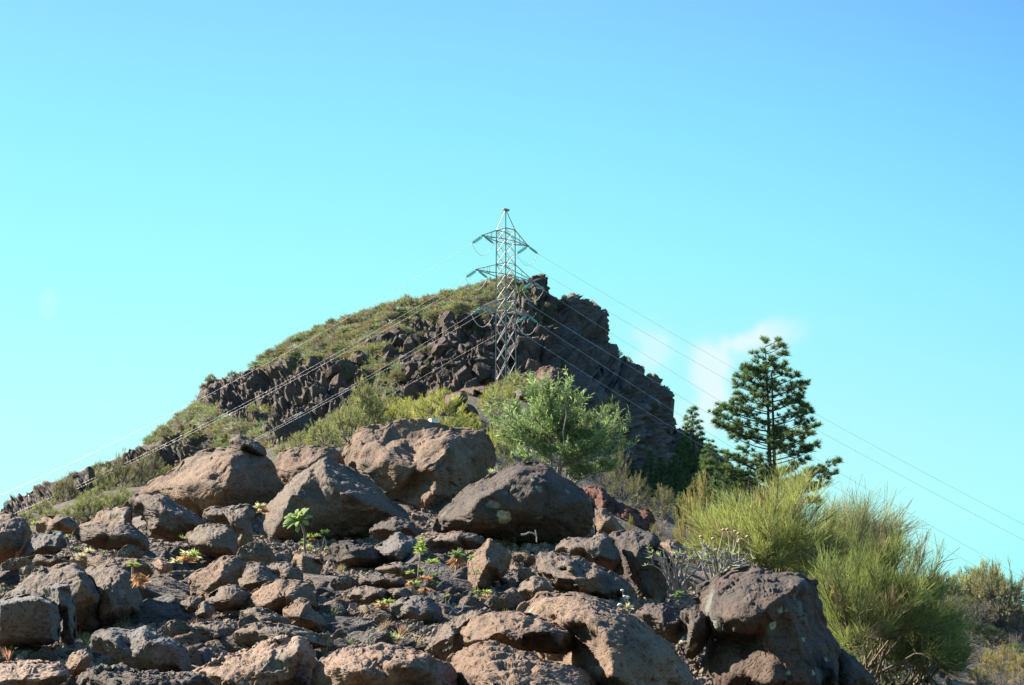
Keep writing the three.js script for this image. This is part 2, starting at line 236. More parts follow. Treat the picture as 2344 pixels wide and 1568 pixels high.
function hillPoint(x, v) { const ys = along(SKYLINE, x), yb = along(FOOT, x), y = mix(ys, yb, v); return [x, y, hillDepth(x, y)]; }
const hillGrid = {};
{
  const NX = 860, NV = 230, NB = 26, x0 = -420, x1 = 1760, rows = NV + NB + 1, pos = new Float32Array((NX + 1) * rows * 3), rk = new Float32Array((NX + 1) * rows), idx = [], px = new Float32Array((NX + 1) * rows * 2);
  for (let r = 0; r < rows; r++) for (let i = 0; i <= NX; i++) {
    const x = mix(x0, x1, i / NX), o = r * (NX + 1) + i; let p, y;
    if (r >= NB) { const v = (r - NB) / NV, h = hillPoint(x, Math.pow(v, 1.05)); y = h[1]; p = P(x, y, h[2]); rk[o] = clamp(blob(ROCKY, x, y + 20 * noise(x / 40, y / 40, 3))); }
    else { const t = (NB - r) / NB, h = hillPoint(x, 0); y = h[1]; p = P(x, y, h[2]); p.z -= 70 * t; p.y -= 6 * t + 60 * t * t; rk[o] = .5 * clamp(blob(ROCKY, x, y)); }
    px[o * 2] = x; px[o * 2 + 1] = y; pos.set([p.x, p.y, p.z], o * 3);
    if (i && r) idx.push(o - NX - 2, o - 1, o, o - NX - 2, o, o - NX - 1);
  }
  let nor = normalsOf(pos, idx); const col = new Float32Array(pos.length);
  for (let o = 0; o < rk.length; o++) {
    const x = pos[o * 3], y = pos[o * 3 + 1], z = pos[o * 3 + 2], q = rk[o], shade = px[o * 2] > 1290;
    const wx = x + 1.6 * noise(x / 4, y / 4, z / 4), wy = y + 1.6 * noise(x / 4 + 9, y / 4, z / 4), wz = z + 1.6 * noise(x / 4, y / 4 + 9, z / 4);
    worley(wx / 4.6, wy / 9.5, wz / 4.6); const e1 = sstep(0, .16, W3[1] - W3[0]), c1 = W3[2];
    worley(wx / 1.9, wy / 3.2, wz / 1.9); const e2 = sstep(0, .2, W3[1] - W3[0]), c2 = W3[2];
    worley(wx / .95, wy / 1.1, wz / .95); const e3 = sstep(0, .22, W3[1] - W3[0]), c3 = W3[2];
    worley(wx / 3.4 + 9, wy / 4.2, wz / 3.4); const f1 = W3[3]; worley(wx / 1.3 + 9, wy / 1.5, wz / 1.3); const f2 = W3[3];
    let d = 1.5 * fbm(x / 16, y / 16, z / 16, 3) + mix(.3, 1, q) * (1.35 * f1 + .6 * f2) + q * (2.0 * (c1 - .5) + 1.1 * (e1 - 1) + 1.25 * (c2 - .5) + .7 * (e2 - 1)) + mix(.35, .55, q) * (c3 - .5 + .6 * (e3 - 1)) + .3 * fbm(x * .9, y * .9, z * .9, 3);
    d *= mix(px[o * 2] < 600 ? .28 : .55, 1, Math.min(1, Math.abs(Math.floor(o / (NX + 1)) - NB) / (px[o * 2] < 600 ? 26 : 9))); pos[o * 3] += nor[o * 3] * d; pos[o * 3 + 1] += nor[o * 3 + 1] * d; pos[o * 3 + 2] += nor[o * 3 + 2] * d;
    const n = fbm(x / 5, y / 5, z / 5, 4), k = (.72 + .45 * c2 + .25 * c3) * (1 + .5 * n), g = clamp(blob(SCRUB, px[o * 2], px[o * 2 + 1])) * (1 - .6 * q) * sstep(-.25, .15, n);
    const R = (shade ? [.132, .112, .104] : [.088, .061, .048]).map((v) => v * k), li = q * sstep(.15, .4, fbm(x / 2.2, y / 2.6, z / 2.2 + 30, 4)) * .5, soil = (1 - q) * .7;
    const S = [.14, .093, .064].map((v) => v * (.8 + .5 * c3)), G = [.125, .13, .055].map((v) => v * (.75 + .6 * c3));
    for (let c = 0; c < 3; c++) { let v = mix(R[c], S[c], soil); v = mix(v, G[c], g); v = mix(v, [.125, .118, .1][c], li); col[o * 3 + c] = v; }
  }
  const hill = kind(new THREE.Mesh(finish(pos, idx, col, 7), farRockMat), 'structure'); add(hill, 'hill');
  nor = normalsOf(pos, idx);
  hillGrid.at = (x, v) => { const i = Math.round(clamp((x - x0) / (x1 - x0)) * NX), r = NB + Math.round(Math.pow(clamp(v), 1 / 1.05) * NV), o = (r * (NX + 1) + i) * 3; return { p: V(pos[o], pos[o + 1], pos[o + 2]), n: V(nor[o], nor[o + 1], nor[o + 2]) }; };
  hillGrid.seen = (x, y) => { const ys = along(SKYLINE, x), yb = along(FOOT, x); return hillGrid.at(x, (y - ys) / (yb - ys)); };
  hillGrid.hill = hill;
}

// ---------- rocks whose shape the photograph shows ----------
const OUTLINES = [];
function sculpt(name, category, label, k, depth, tone, outline, inner = '', o = {}) {
  const raw = pairs(outline).map(([x, y]) => at(k, x, y)), mid = [0, 1].map((c) => raw.reduce((a, p) => a + p[c], 0) / raw.length), poly0 = raw.map((p) => p.map((v, c) => mid[c] + (v - mid[c]) * (o.grow ?? 1))), seed = OUTLINES.length + 1, r = rng(seed * 77);
  let poly = poly0; for (let c = 0; c < (o.round ?? 1); c++) poly = poly.flatMap((p, i) => { const q = poly[(i + 1) % poly.length]; return [[mix(p[0], q[0], .2), mix(p[1], q[1], .2)], [mix(p[0], q[0], .8), mix(p[1], q[1], .8)]]; });
  let area = 0, cx = 0, cy = 0; poly.forEach((p, i) => { const q = poly[(i + 1) % poly.length], w = p[0] * q[1] - q[0] * p[1]; area += w / 2; cx += (p[0] + q[0]) * w; cy += (p[1] + q[1]) * w; });
  cx /= 6 * area; cy /= 6 * area; if (o.centre) [cx, cy] = at(k, ...o.centre);
  const size = Math.sqrt(Math.abs(area)), m = depth / F, big = size * m;
  const lens = poly.map((p, i) => { const q = poly[(i + 1) % poly.length]; return Math.hypot(q[0] - p[0], q[1] - p[1]); }), per = lens.reduce((a, b) => a + b);
  const NS = Math.round(clamp(per * .42 * (o.res ?? 1), 48, 420)), NR = Math.round(clamp(size * .24 * (o.res ?? 1), 9, 95)), NB = Math.round(NR / 3) + 2, rim = [];
  for (let s = 0, i = 0, acc = 0; s < NS; s++) { const t = s / NS * per; while (acc + lens[i] < t) acc += lens[i++]; const f = (t - acc) / lens[i], p = poly[i], q = poly[(i + 1) % poly.length]; rim.push([mix(p[0], q[0], f), mix(p[1], q[1], f)]); }
  for (const p of rim) { const n = 1 + (o.ragged ?? .03) * fbm(p[0] / size * 3.5 + seed * 9, p[1] / size * 3.5, seed, 4) * 2; p[0] = cx + (p[0] - cx) * n; p[1] = cy + (p[1] - cy) * n; }
  const G = o.gain ?? 1.45, I = inner ? pairs(inner, 3).map(([x, y, t]) => [...at(k, x, y), t * G]) : [[cx, cy, .28 * big]];
  const T = interpolator([...poly0.map((p) => [...p, 0]), ...I]), soft = (o.soft ?? .022) * size, bulge = (o.bulge ?? .05) * big, back = (o.back ?? .45) * big;
  const front = (x, y) => { const wx = x + .03 * size * fbm(x / size * 4, y / size * 4, seed, 3), wy = y + .03 * size * fbm(x / size * 4 + 30, y / size * 4, seed, 3); let s = T(wx, wy) * 2; for (let a = 0; a < 6; a++) s += T(wx + soft * Math.cos(a * 1.047), wy + soft * Math.sin(a * 1.047)); return s / 8; };
  const rows = NR + NB, pos = new Float32Array((1 + NR * NS + (NB - 1) * NS + 1) * 3), idx = [], put = (i, p) => { pos[i * 3] = p.x; pos[i * 3 + 1] = p.y; pos[i * 3 + 2] = p.z; };
  put(0, P(cx, cy, depth - front(cx, cy) - bulge));
  const ring = (q) => 1 + q * NS; let q = 0;
  for (let i = 1; i <= NR; i++, q++) { const s = Math.sin(i / NR * Math.PI / 2); for (let j = 0; j < NS; j++) { const x = cx + (rim[j][0] - cx) * s, y = cy + (rim[j][1] - cy) * s; put(ring(q) + j, P(x, y, depth - (i === NR ? 0 : front(x, y) + bulge * Math.sqrt(Math.max(0, 1 - s * s))))); } }
  for (let i = 1; i < NB; i++, q++) { const s = Math.cos(i / NB * Math.PI / 2); for (let j = 0; j < NS; j++) { const x = cx + (rim[j][0] - cx) * s, y = cy + (rim[j][1] - cy) * s; put(ring(q) + j, P(x, y, depth + back * Math.sqrt(1 - s * s))); } }
  const lastV = ring(q); put(lastV, P(cx, cy, depth + back));
  for (let j = 0; j < NS; j++) { const j2 = (j + 1) % NS; idx.push(0, ring(0) + j2, ring(0) + j); for (let a = 0; a < q - 1; a++) { const A = ring(a) + j, B = ring(a) + j2, C = ring(a + 1) + j, D = ring(a + 1) + j2; idx.push(A, B, D, A, D, C); } idx.push(ring(q - 1) + j, ring(q - 1) + j2, lastV); }
  if (area < 0) for (let t = 0; t < idx.length; t += 3) [idx[t], idx[t + 1]] = [idx[t + 1], idx[t]];
  let nor = normalsOf(pos, idx); const amp = (o.amp ?? 1) * Math.min(.03 * big + .005, .035), f1 = 1.9 / big, cr = o.crack ?? 1;
  for (let i = 0; i < pos.length; i += 3) {
    const x = pos[i], y = pos[i + 1], z = pos[i + 2], X = x * f1 + seed * 3.1, Y = y * f1, Z = z * f1;
    worley(X * 1.3 + .4 * noise(X * 2, Y * 2, Z * 2), Y * 1.3, Z * 1.3); const e = sstep(0, .12, W3[1] - W3[0]), c = W3[2];
    worley(X * 2.1 + 7, Y * 2.1, Z * 2.1 + .3 * noise(X * 4, Y * 4, Z * 4)); const t1 = W3[3]; worley(X * 5 + 3, Y * 5, Z * 5); const t2 = W3[3];
    let d = amp * (.8 * fbm(X * 1.5, Y * 1.5, Z * 1.5, 4) + (o.facet ?? 1) * (.6 * t1 + .12 * t2) + .3 * (c - .5) + .35 * cr * (e - 1) + .35 * ridged(X * 3, Y * 3, Z * 3, 3)) + .006 * fbm(x * 14, y * 14, z * 14, 4, .6);
    const ck = Math.abs(noise(x * 1.7 + seed * 3 + .25 * noise(x * 9, y * 9, z * 9), y * 2.6 + .2 * noise(z * 8, x * 8, 3), z * 1.7)), on = sstep(-.15, .2, noise(x * 1.1 + seed, y * 1.1, z * 1.1 + 40)); d -= cr * on * Math.min(.016, .05 * big) * (1 - sstep(0, .035, ck));
    d -= .005 * sstep(.28, .45, noise(x * 20 + seed, y * 20, z * 20));
    pos[i] += nor[i] * d; pos[i + 1] += nor[i + 1] * d; pos[i + 2] += nor[i + 2] * d;
  }
  nor = normalsOf(pos, idx); const col = new Float32Array(pos.length), spots = o.spots ? pairs(o.spots, 3).map(([x, y, t]) => [...at(k, x, y), t * CROP[k][2]]) : [];
  let low = V(0, 1e9, 0), mx = V(0, 0, 0);
  const mm = Math.abs(m);
  for (let i = 0; i < pos.length; i += 3) {
    const x = pos[i], y = pos[i + 1], z = pos[i + 2]; let c = stoneColour(tone, x, y, z, nor[i + 1], seed, o.lichen ?? 1);
    for (const [sx, sy, sr] of spots) { const s = P(sx, sy, depth - front(sx, sy)), n = Math.hypot(x - s.x, y - s.y, (z - s.z) * .4) / (sr * mm) + .45 * fbm(x * 25, y * 25, z * 25, 3), f = 1 - sstep(.85, 1.05, n); c = [mix(c[0], .4, f), mix(c[1], .42, f), mix(c[2], .27, f)]; }
    col.set(c, i); if (y < low.y) low.set(x, y, z); mx.x += x; mx.z += z;
  }
  const n = pos.length / 3, off = V(mx.x / n, low.y, mx.z / n);
  OUTLINES.push(poly0);
  return tag(add(new THREE.Mesh(finish(pos, idx, col, o.uv ?? .9, off), o.mat ?? rockMat), name, off), label, category, o.group);
}

// back row of big boulders
const B = (...q) => sculpt('boulder', 'boulder', ...q), K = (label, k, d, tone, out, inn = '', o = {}) => sculpt('rock', 'rock', label, k, d, tone, out, inn, { grow: 'abc'.includes(k) && d < 10 ? 1.07 : 1, ...o });
B('huge broad brown boulder at the top of the pile, below the small white block', 'b', 13, 'tan', '580 310 605 220 640 140 690 105 800 80 835 90 870 60 960 42 1050 50 1080 70 1140 75 1200 100 1290 100 1360 110 1420 130 1450 190 1475 260 1470 330 1440 400 1380 520 1300 620 1120 680 1000 660 900 640 760 600 680 500 620 400',
  '640 190 .12 700 230 .3 800 230 .38 900 200 .36 870 165 .1 960 175 .14 960 130 .08 840 130 .12 1150 150 .2 1160 185 .48 1190 240 .66 820 280 .55 740 350 .5 700 300 .34 1110 310 .7 1000 320 .62 880 320 .6 930 400 .66 940 470 .58 1000 430 .52 970 540 .62 1060 400 .6 1100 330 .78 1110 480 .84 1050 600 .7 1140 420 .74 1220 300 .5 1250 250 .36 1350 250 .18 1330 400 .2 1260 170 .2 1400 180 .07 1240 480 .4 800 480 .5', { gain: 1.35, amp: .75 });
B('dark pyramid shaped boulder standing behind the pale green succulent', 'b', 11.2, 'grey', '118 640 150 560 200 490 260 430 320 370 390 330 440 290 490 262 520 280 560 310 620 335 700 370 760 410 820 460 870 510 940 560 975 590 985 640 900 740 760 800 560 830 380 840 240 800 150 720',
  '420 335 .05 400 350 .14 450 390 .2 480 330 .18 500 400 .3 370 400 .27 300 470 .36 250 560 .42 230 640 .42 190 720 .3 540 430 .34 600 470 .38 720 520 .36 830 570 .28 900 600 .18 640 420 .24 760 480 .2 560 560 .31 480 560 .33 700 680 .2 500 720 .24 350 620 .36 330 740 .3 800 680 .1', { amp: .7 });
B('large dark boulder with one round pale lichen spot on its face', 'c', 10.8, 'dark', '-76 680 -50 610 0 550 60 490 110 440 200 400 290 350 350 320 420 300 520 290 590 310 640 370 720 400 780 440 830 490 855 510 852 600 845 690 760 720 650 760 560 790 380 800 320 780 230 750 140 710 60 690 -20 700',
  '60 560 .16 150 500 .2 250 440 .18 340 350 .1 350 400 .28 260 470 .36 200 490 .36 160 560 .42 150 640 .42 60 620 .3 430 340 .2 500 380 .28 500 480 .37 600 420 .28 400 560 .38 330 640 .34 560 600 .33 700 520 .25 700 640 .18 780 520 .15 820 580 .08 400 720 .18 600 730 .12', { spots: '335 605 40 385 732 30 105 690 12 520 440 10 500 400 14', amp: .65, lichen: 1.3 });
B('long tan boulder with a pale sunlit back and a capstone on its summit', 'a', 12.3, 'tan', '660 580 740 510 800 450 900 390 1000 330 1060 270 1150 230 1250 210 1310 205 1400 220 1480 250 1525 250 1557 320 1590 400 1630 430 1610 480 1570 560 1450 620 1300 640 1100 640 950 600 800 590',
  '900 440 .22 1000 400 .28 1040 430 .44 1130 340 .36 1200 295 .34 1260 280 .4 1320 280 .42 1330 340 .56 1310 400 .6 1290 440 .64 1250 480 .66 1180 400 .56 1100 500 .52 1000 510 .4 1180 560 .52 1380 300 .34 1450 350 .27 1480 300 .16 1450 450 .28 1400 540 .26 1320 560 .4 1540 400 .1 1230 590 .46', { amp: .75 });
K('flat capstone lying on the summit of the long tan boulder', 'a', 12.35, 'grey', '1305 180 1330 140 1370 135 1430 160 1490 190 1520 220 1525 255 1470 270 1400 245 1320 215', '1345 160 .1 1400 190 .16 1460 215 .18 1490 240 .14 1380 225 .14', { res: 1.4 });
B('rounded boulder in the gap between the long tan boulder and the dark pyramid', 'b', 12.8, 'tan', '195 320 215 260 250 225 320 205 400 195 480 200 540 215 580 245 592 290 590 380 500 430 400 460 300 460 250 430 210 370', '290 265 .14 350 250 .1 420 290 .28 350 320 .28 270 340 .22 480 250 .16 540 270 .1 450 380 .34 320 400 .28');
B('smooth rounded boulder in front of the long tan boulder', 'a', 10.2, 'grey', '690 560 740 500 800 475 900 475 960 490 1010 535 1080 570 1150 610 1195 640 1180 700 1050 740 950 740 850 720 835 650 815 590 760 575', '800 510 .12 900 500 .16 860 560 .26 950 560 .28 1020 600 .28 900 650 .32 980 690 .3 1100 640 .18', { round: 2 });
B('low sloping tan slab ending in a sharp upright corner', 'a', 10, 'tan', '440 660 540 620 560 580 640 555 720 550 755 570 752 650 740 690 640 710 520 715', '560 625 .06 640 590 .1 720 580 .16 715 650 .24 640 670 .2 540 670 .12', { soft: .02 });
B('big rounded brown boulder cut by the left edge of the picture', 'a', 8.2, 'tan', '-150 680 -60 610 0 580 60 577 120 610 160 650 187 700 175 760 120 820 60 860 0 880 -100 880 -160 800', '0 620 .12 60 630 .14 40 690 .34 -40 700 .4 110 690 .2 0 790 .4 90 780 .28', { round: 2 });
K('low tan stone on the crest beside the boulder at the left edge', 'a', 9.2, 'tan', '213 650 240 610 330 600 390 610 440 650 436 690 340 705 260 710 220 700', '260 630 .06 330 630 .12 300 670 .16 390 660 .1');
K('smooth grey slanting slab with a lit upper face, left of the crest', 'a', 7.9, 'slate', '110 840 170 740 230 710 300 690 350 690 382 735 365 775 300 830 200 850 130 845', '200 745 .06 280 720 .08 250 770 .16 180 810 .14 330 730 .12 320 780 .16', { soft: .02 });
K('long low row of rounded stone below the sloping tan slab', 'a', 8.3, 'grey', '425 695 470 660 560 655 620 670 680 640 740 660 790 690 845 745 835 790 740 785 600 785 520 765 470 745', '500 685 .12 560 680 .16 610 700 .2 680 665 .14 700 710 .24 760 720 .18 520 735 .16 640 750 .22');
K('square topped brown rock right of the smooth rounded boulder', 'a', 9, 'grey', '1075 715 1130 670 1200 655 1290 660 1325 690 1352 780 1345 830 1230 835 1130 805 1085 770', '1140 690 .08 1200 690 .14 1190 720 .22 1290 695 .2 1310 790 .22 1220 780 .26 1130 760 .18', { soft: .02 });
K('jumbled dark rocks behind the square topped rock', 'a', 9.7, 'grey', '1165 590 1220 555 1280 560 1340 550 1420 540 1465 570 1450 600 1425 625 1440 700 1432 770 1350 780 1310 700 1200 650', '1220 590 .1 1290 590 .14 1340 585 .1 1330 630 .24 1390 610 .18 1400 690 .22 1380 740 .22');
// the group of blocks in the left foreground
B('long rounded brown dome rising over the two shaded blocks at left', 'a', 6.6, 'grey', '-60 1090 0 1055 100 1000 200 930 300 890 400 868 460 890 500 935 560 1000 620 1080 640 1200 560 1290 420 1340 200 1330 -60 1330', '100 1030 .06 220 960 .1 330 920 .14 420 900 .16 470 960 .3 380 980 .24 250 1040 .2 540 1060 .28 420 1100 .3 520 1200 .2 300 1200 .24');
B('rounded rock with a lit crown between the long dome and the dark hollow', 'a', 6.7, 'grey', '470 930 500 905 560 895 640 882 720 900 760 950 790 1020 815 1090 805 1170 740 1210 640 1270 540 1280 480 1180 500 1050', '540 930 .12 620 910 .14 700 940 .2 640 1000 .26 560 1010 .24 720 1060 .24 660 1140 .3 760 1120 .16 580 1180 .26');
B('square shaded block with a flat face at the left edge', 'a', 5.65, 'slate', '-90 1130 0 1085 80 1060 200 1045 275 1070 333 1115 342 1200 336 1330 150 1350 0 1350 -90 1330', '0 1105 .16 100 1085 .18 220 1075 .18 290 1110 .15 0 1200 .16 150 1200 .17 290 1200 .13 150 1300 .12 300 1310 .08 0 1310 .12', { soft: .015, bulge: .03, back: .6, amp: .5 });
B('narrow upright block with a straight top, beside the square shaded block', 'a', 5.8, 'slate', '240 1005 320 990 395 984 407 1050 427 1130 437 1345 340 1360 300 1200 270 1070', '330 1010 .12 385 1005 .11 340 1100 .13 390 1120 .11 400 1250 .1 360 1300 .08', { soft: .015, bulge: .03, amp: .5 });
K('pale sunlit slab above the rounded rocks in the left foreground', 'a', 7, 'tan', '400 850 480 815 560 808 640 838 740 848 830 870 865 940 760 980 600 950 480 940', '500 840 .06 580 840 .1 660 870 .14 760 880 .14 560 900 .16 700 930 .18', { lichen: .3 });
B('curved slate rock with a notched left end in the lower left foreground', 'a', 5, 'slate', '515 1305 560 1255 650 1240 720 1262 800 1240 870 1240 920 1280 1000 1310 1060 1370 1090 1440 1140 1515 1080 1560 850 1540 700 1470 600 1390 520 1350', '560 1290 .06 640 1265 .07 640 1320 .12 730 1290 .08 810 1265 .1 830 1330 .2 920 1330 .2 1000 1360 .15 900 1440 .19 1020 1460 .12 760 1420 .15 1060 1500 .06', { soft: .02 });
B('orange topped rock with a rough dark front in the bottom foreground', 'b', 4.65, 'pink', '-310 1520 -250 1480 -100 1420 0 1380 120 1330 290 1298 350 1290 400 1330 428 1400 432 1480 430 1600 300 1700 -100 1700 -300 1640', '-200 1500 .04 -60 1460 .08 60 1430 .1 0 1480 .14 150 1370 .1 180 1420 .17 320 1310 .1 330 1370 .22 250 1420 .2 100 1500 .2 -60 1540 .17 300 1500 .2 100 1620 .2', { soft: .02, amp: 1.3 });
B('broad sunlit dome of rock with a dark front at the bottom centre', 'b', 4.45, 'pink', '428 1440 500 1410 600 1360 700 1340 840 1338 960 1360 1040 1380 1110 1420 1180 1440 1230 1490 1260 1580 1240 1700 800 1720 440 1700 405 1520', '520 1430 .08 620 1395 .12 560 1465 .2 680 1480 .28 760 1400 .14 850 1440 .24 1000 1400 .2 1090 1410 .14 960 1460 .28 600 1540 .2 850 1530 .24 1100 1500 .2 1150 1580 .16 850 1650 .2', { soft: .025 });
K('pinkish flat slab in the bottom left corner', 'a', 4.45, 'pink', '-120 1470 0 1445 150 1440 300 1445 370 1470 385 1510 345 1555 240 1610 100 1660 -120 1660', '0 1465 .06 160 1465 .08 300 1470 .08 340 1510 .14 230 1540 .2 80 1540 .2 0 1560 .22', { soft: .015, lichen: .4 });
K('small brown rock between the pinkish slab and the curved slate rock', 'a', 4.75, 'tan', '370 1475 395 1405 465 1368 525 1395 505 1470 445 1525 400 1545', '430 1410 .06 470 1420 .1 440 1470 .1');
K('rough dark ledge along the bottom edge below the curved slate rock', 'a', 4.4, 'dark', '430 1580 490 1505 560 1472 700 1482 850 1502 1000 1512 1130 1522 1210 1575 1180 1680 460 1680', '520 1510 .06 620 1505 .1 760 1520 .12 900 1540 .12 1050 1550 .12 700 1600 .2 950 1620 .2', { amp: 1.6 });
// the big rounded foreground rock and its lobes
B('largest smooth brown boulder sloping down to the bottom right foreground', 'c', 5.3, 'tan', '410 1140 440 1110 500 1080 540 1050 650 1050 760 1035 850 1060 920 1090 980 1120 1050 1160 1130 1210 1200 1280 1280 1330 1340 1420 1400 1480 1430 1570 1420 1700 900 1720 700 1640 600 1460 500 1300 430 1210',
  '560 1085 .1 700 1080 .14 640 1150 .26 760 1090 .2 820 1120 .26 700 1200 .36 800 1200 .4 900 1150 .32 900 1270 .46 1020 1220 .36 1100 1310 .4 980 1380 .52 1200 1380 .36 1280 1440 .3 1130 1480 .48 950 1520 .6 1330 1540 .24 1100 1620 .54', { soft: .03, lichen: 1.5, amp: .7 });
B('long rounded lobe of tan rock overlapping the largest smooth boulder', 'c', 4.95, 'tan', '88 1250 150 1190 230 1160 320 1143 420 1148 520 1170 600 1210 680 1230 742 1290 745 1350 690 1395 560 1375 470 1372 360 1335 250 1338 150 1350 95 1345', '120 1285 .1 200 1210 .08 320 1180 .1 430 1190 .12 300 1270 .2 470 1270 .24 540 1210 .14 600 1260 .24 690 1290 .16 250 1310 .2 420 1320 .24 640 1330 .22 150 1320 .12', { soft: .025, amp: .7 });
B('cracked tan rock at the bottom edge left of the largest smooth boulder', 'c', 4.6, 'tan', '0 1430 60 1390 150 1350 250 1325 330 1330 400 1370 480 1385 560 1430 700 1450 850 1520 900 1700 60 1720 0 1520', '150 1380 .07 240 1360 .08 230 1410 .16 330 1370 .1 300 1450 .22 400 1410 .14 480 1450 .2 200 1500 .26 400 1530 .32 600 1500 .24 700 1600 .34 300 1620 .4', { soft: .02 });
K('grey smooth rock leaning on the left end of the long rounded lobe', 'b', 5.1, 'grey', '1070 1375 1105 1310 1165 1230 1240 1195 1330 1150 1400 1138 1425 1160 1360 1205 1285 1262 1272 1330 1262 1400 1180 1420', '1130 1320 .07 1190 1240 .07 1230 1270 .13 1290 1210 .09 1360 1165 .07 1220 1350 .13 1180 1300 .12');
// layered outcrop right of the centre
B('rounded upper slab of the layered outcrop below the lichen spotted boulder', 'c', 8.9, 'grey', '618 795 660 740 740 722 820 730 900 700 870 680 945 715 985 790 1003 860 1025 940 960 940 850 890 780 850 700 840', '680 770 .1 740 745 .1 800 780 .22 720 800 .2 880 770 .22 900 830 .26 960 850 .18 850 850 .26', {});
B('broad middle slab of the layered outcrop with a square notch', 'c', 8.5, 'grey', '512 865 540 808 600 808 700 828 780 840 850 880 960 920 1020 960 1092 1020 1085 1120 960 1110 850 1090 700 1070 620 1060 560 970 520 910', '550 840 .1 620 835 .12 700 880 .28 690 900 .16 650 905 .2 640 950 .3 740 960 .36 850 950 .34 1000 1020 .24 900 1040 .32 760 1030 .34 570 920 .2', { soft: .02 });
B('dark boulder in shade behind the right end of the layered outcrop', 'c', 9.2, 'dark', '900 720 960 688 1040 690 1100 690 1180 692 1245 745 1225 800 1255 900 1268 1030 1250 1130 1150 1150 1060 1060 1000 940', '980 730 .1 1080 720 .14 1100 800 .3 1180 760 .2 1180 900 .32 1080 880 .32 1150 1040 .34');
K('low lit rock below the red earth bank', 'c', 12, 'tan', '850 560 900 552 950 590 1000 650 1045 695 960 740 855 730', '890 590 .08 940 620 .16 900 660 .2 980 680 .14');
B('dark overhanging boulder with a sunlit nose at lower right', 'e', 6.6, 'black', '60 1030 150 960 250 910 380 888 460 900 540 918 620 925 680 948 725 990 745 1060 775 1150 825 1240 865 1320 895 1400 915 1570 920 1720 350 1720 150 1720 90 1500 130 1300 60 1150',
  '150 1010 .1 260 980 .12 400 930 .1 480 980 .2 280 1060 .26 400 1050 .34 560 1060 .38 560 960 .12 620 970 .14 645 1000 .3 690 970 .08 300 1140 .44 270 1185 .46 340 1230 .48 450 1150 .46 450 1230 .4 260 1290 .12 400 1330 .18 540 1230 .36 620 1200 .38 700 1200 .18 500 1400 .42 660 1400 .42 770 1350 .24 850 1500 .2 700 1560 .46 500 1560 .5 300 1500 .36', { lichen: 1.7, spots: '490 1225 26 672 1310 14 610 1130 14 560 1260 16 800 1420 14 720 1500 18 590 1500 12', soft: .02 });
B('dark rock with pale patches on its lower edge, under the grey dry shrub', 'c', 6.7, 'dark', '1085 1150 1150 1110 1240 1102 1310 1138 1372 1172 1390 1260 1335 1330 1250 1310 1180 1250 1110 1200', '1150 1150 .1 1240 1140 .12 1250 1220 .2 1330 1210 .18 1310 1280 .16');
B('split dark rock with a whitish front corner at lower right', 'c', 6.5, 'dark', '1328 1145 1420 1125 1490 1158 1524 1190 1518 1280 1462 1375 1420 1420 1378 1410 1325 1330 1385 1255', '1400 1160 .08 1460 1180 .12 1420 1240 .18 1400 1320 .18 1470 1280 .14', { spots: '1420 1350 30 1355 1310 26' });
K('dark rock at the foot of the overhanging boulder in the bottom right', 'e', 6.2, 'dark', '885 1350 960 1410 1020 1460 1070 1510 1100 1580 1095 1700 880 1700', '960 1450 .1 1020 1520 .12 940 1560 .16');
// rocks between the boulders and the foreground
K('squared brown block with a lit left side under the pale green succulent', 'b', 8.7, 'tan', '296 875 318 820 370 815 468 838 468 885 448 955 385 975 338 930', '325 845 .06 358 835 .13 355 935 .15 455 850 .1 440 940 .1 410 840 .07', { soft: .01, bulge: .01, round: 0, amp: .5 });
K('long dark shaded rock at the foot of the pyramid boulder', 'b', 9.2, 'dark', '522 775 600 742 700 760 765 780 805 850 785 895 700 915 600 900 535 860', '600 775 .1 700 790 .12 640 840 .18 750 840 .14');
K('bluish grey stone with one bright facet beside the pyramid boulder', 'b', 9.3, 'slate', '775 795 840 740 900 693 942 715 1003 730 1013 800 1003 860 930 895 850 885 795 860', '840 790 .1 912 745 .13 925 775 .22 845 818 .2 930 845 .24 980 780 .14', { soft: .01, lichen: .3 });
K('dark flat stone wedged under the huge broad boulder', 'b', 10, 'dark', '728 685 800 640 880 608 960 618 1012 665 1018 730 900 725 780 735', '800 670 .1 890 640 .12 900 690 .2 970 670 .14');
K('dark slab lying under the lichen spotted boulder', 'b', 9.9, 'grey', '1080 745 1150 710 1250 688 1330 703 1392 730 1398 775 1300 790 1200 795 1105 780', '1150 735 .1 1250 715 .12 1240 755 .16 1340 745 .12');
K('pale pointed rock standing upright left of the layered outcrop', 'c', 8.2, 'tan', '132 875 180 810 225 780 245 738 300 770 350 800 375 860 345 905 315 960 262 970 245 1010 185 1040 148 1060 138 950', '190 850 .1 228 800 .1 250 770 .08 235 880 .2 290 840 .1 300 900 .14 200 950 .18 190 1000 .18', { soft: .012 });
K('dark sloping slab between the pointed rock and the yellow flowered plant', 'b', 8.6, 'dark', '1130 900 1200 890 1310 925 1320 960 1290 1000 1200 990 1120 950', '1200 915 .07 1280 940 .08 1210 960 .12');
K('rough low rock right of the gravel patch, behind the spiky plant', 'b', 7.9, 'grey', '770 910 830 885 910 870 985 885 1040 905 1030 950 960 965 860 945', '850 905 .08 920 895 .1 960 930 .12');
K('low ribbed rock beside the gravel patch', 'b', 7.7, 'grey', '650 970 690 945 760 935 850 935 930 950 950 1000 870 1020 760 1010 680 1015', '720 965 .08 820 960 .1 890 980 .12 760 990 .12');
K('small domed rock at the upper edge of the gravel patch', 'b', 7.7, 'grey', '518 985 550 945 600 940 650 960 662 1000 600 1025 540 1025', '');
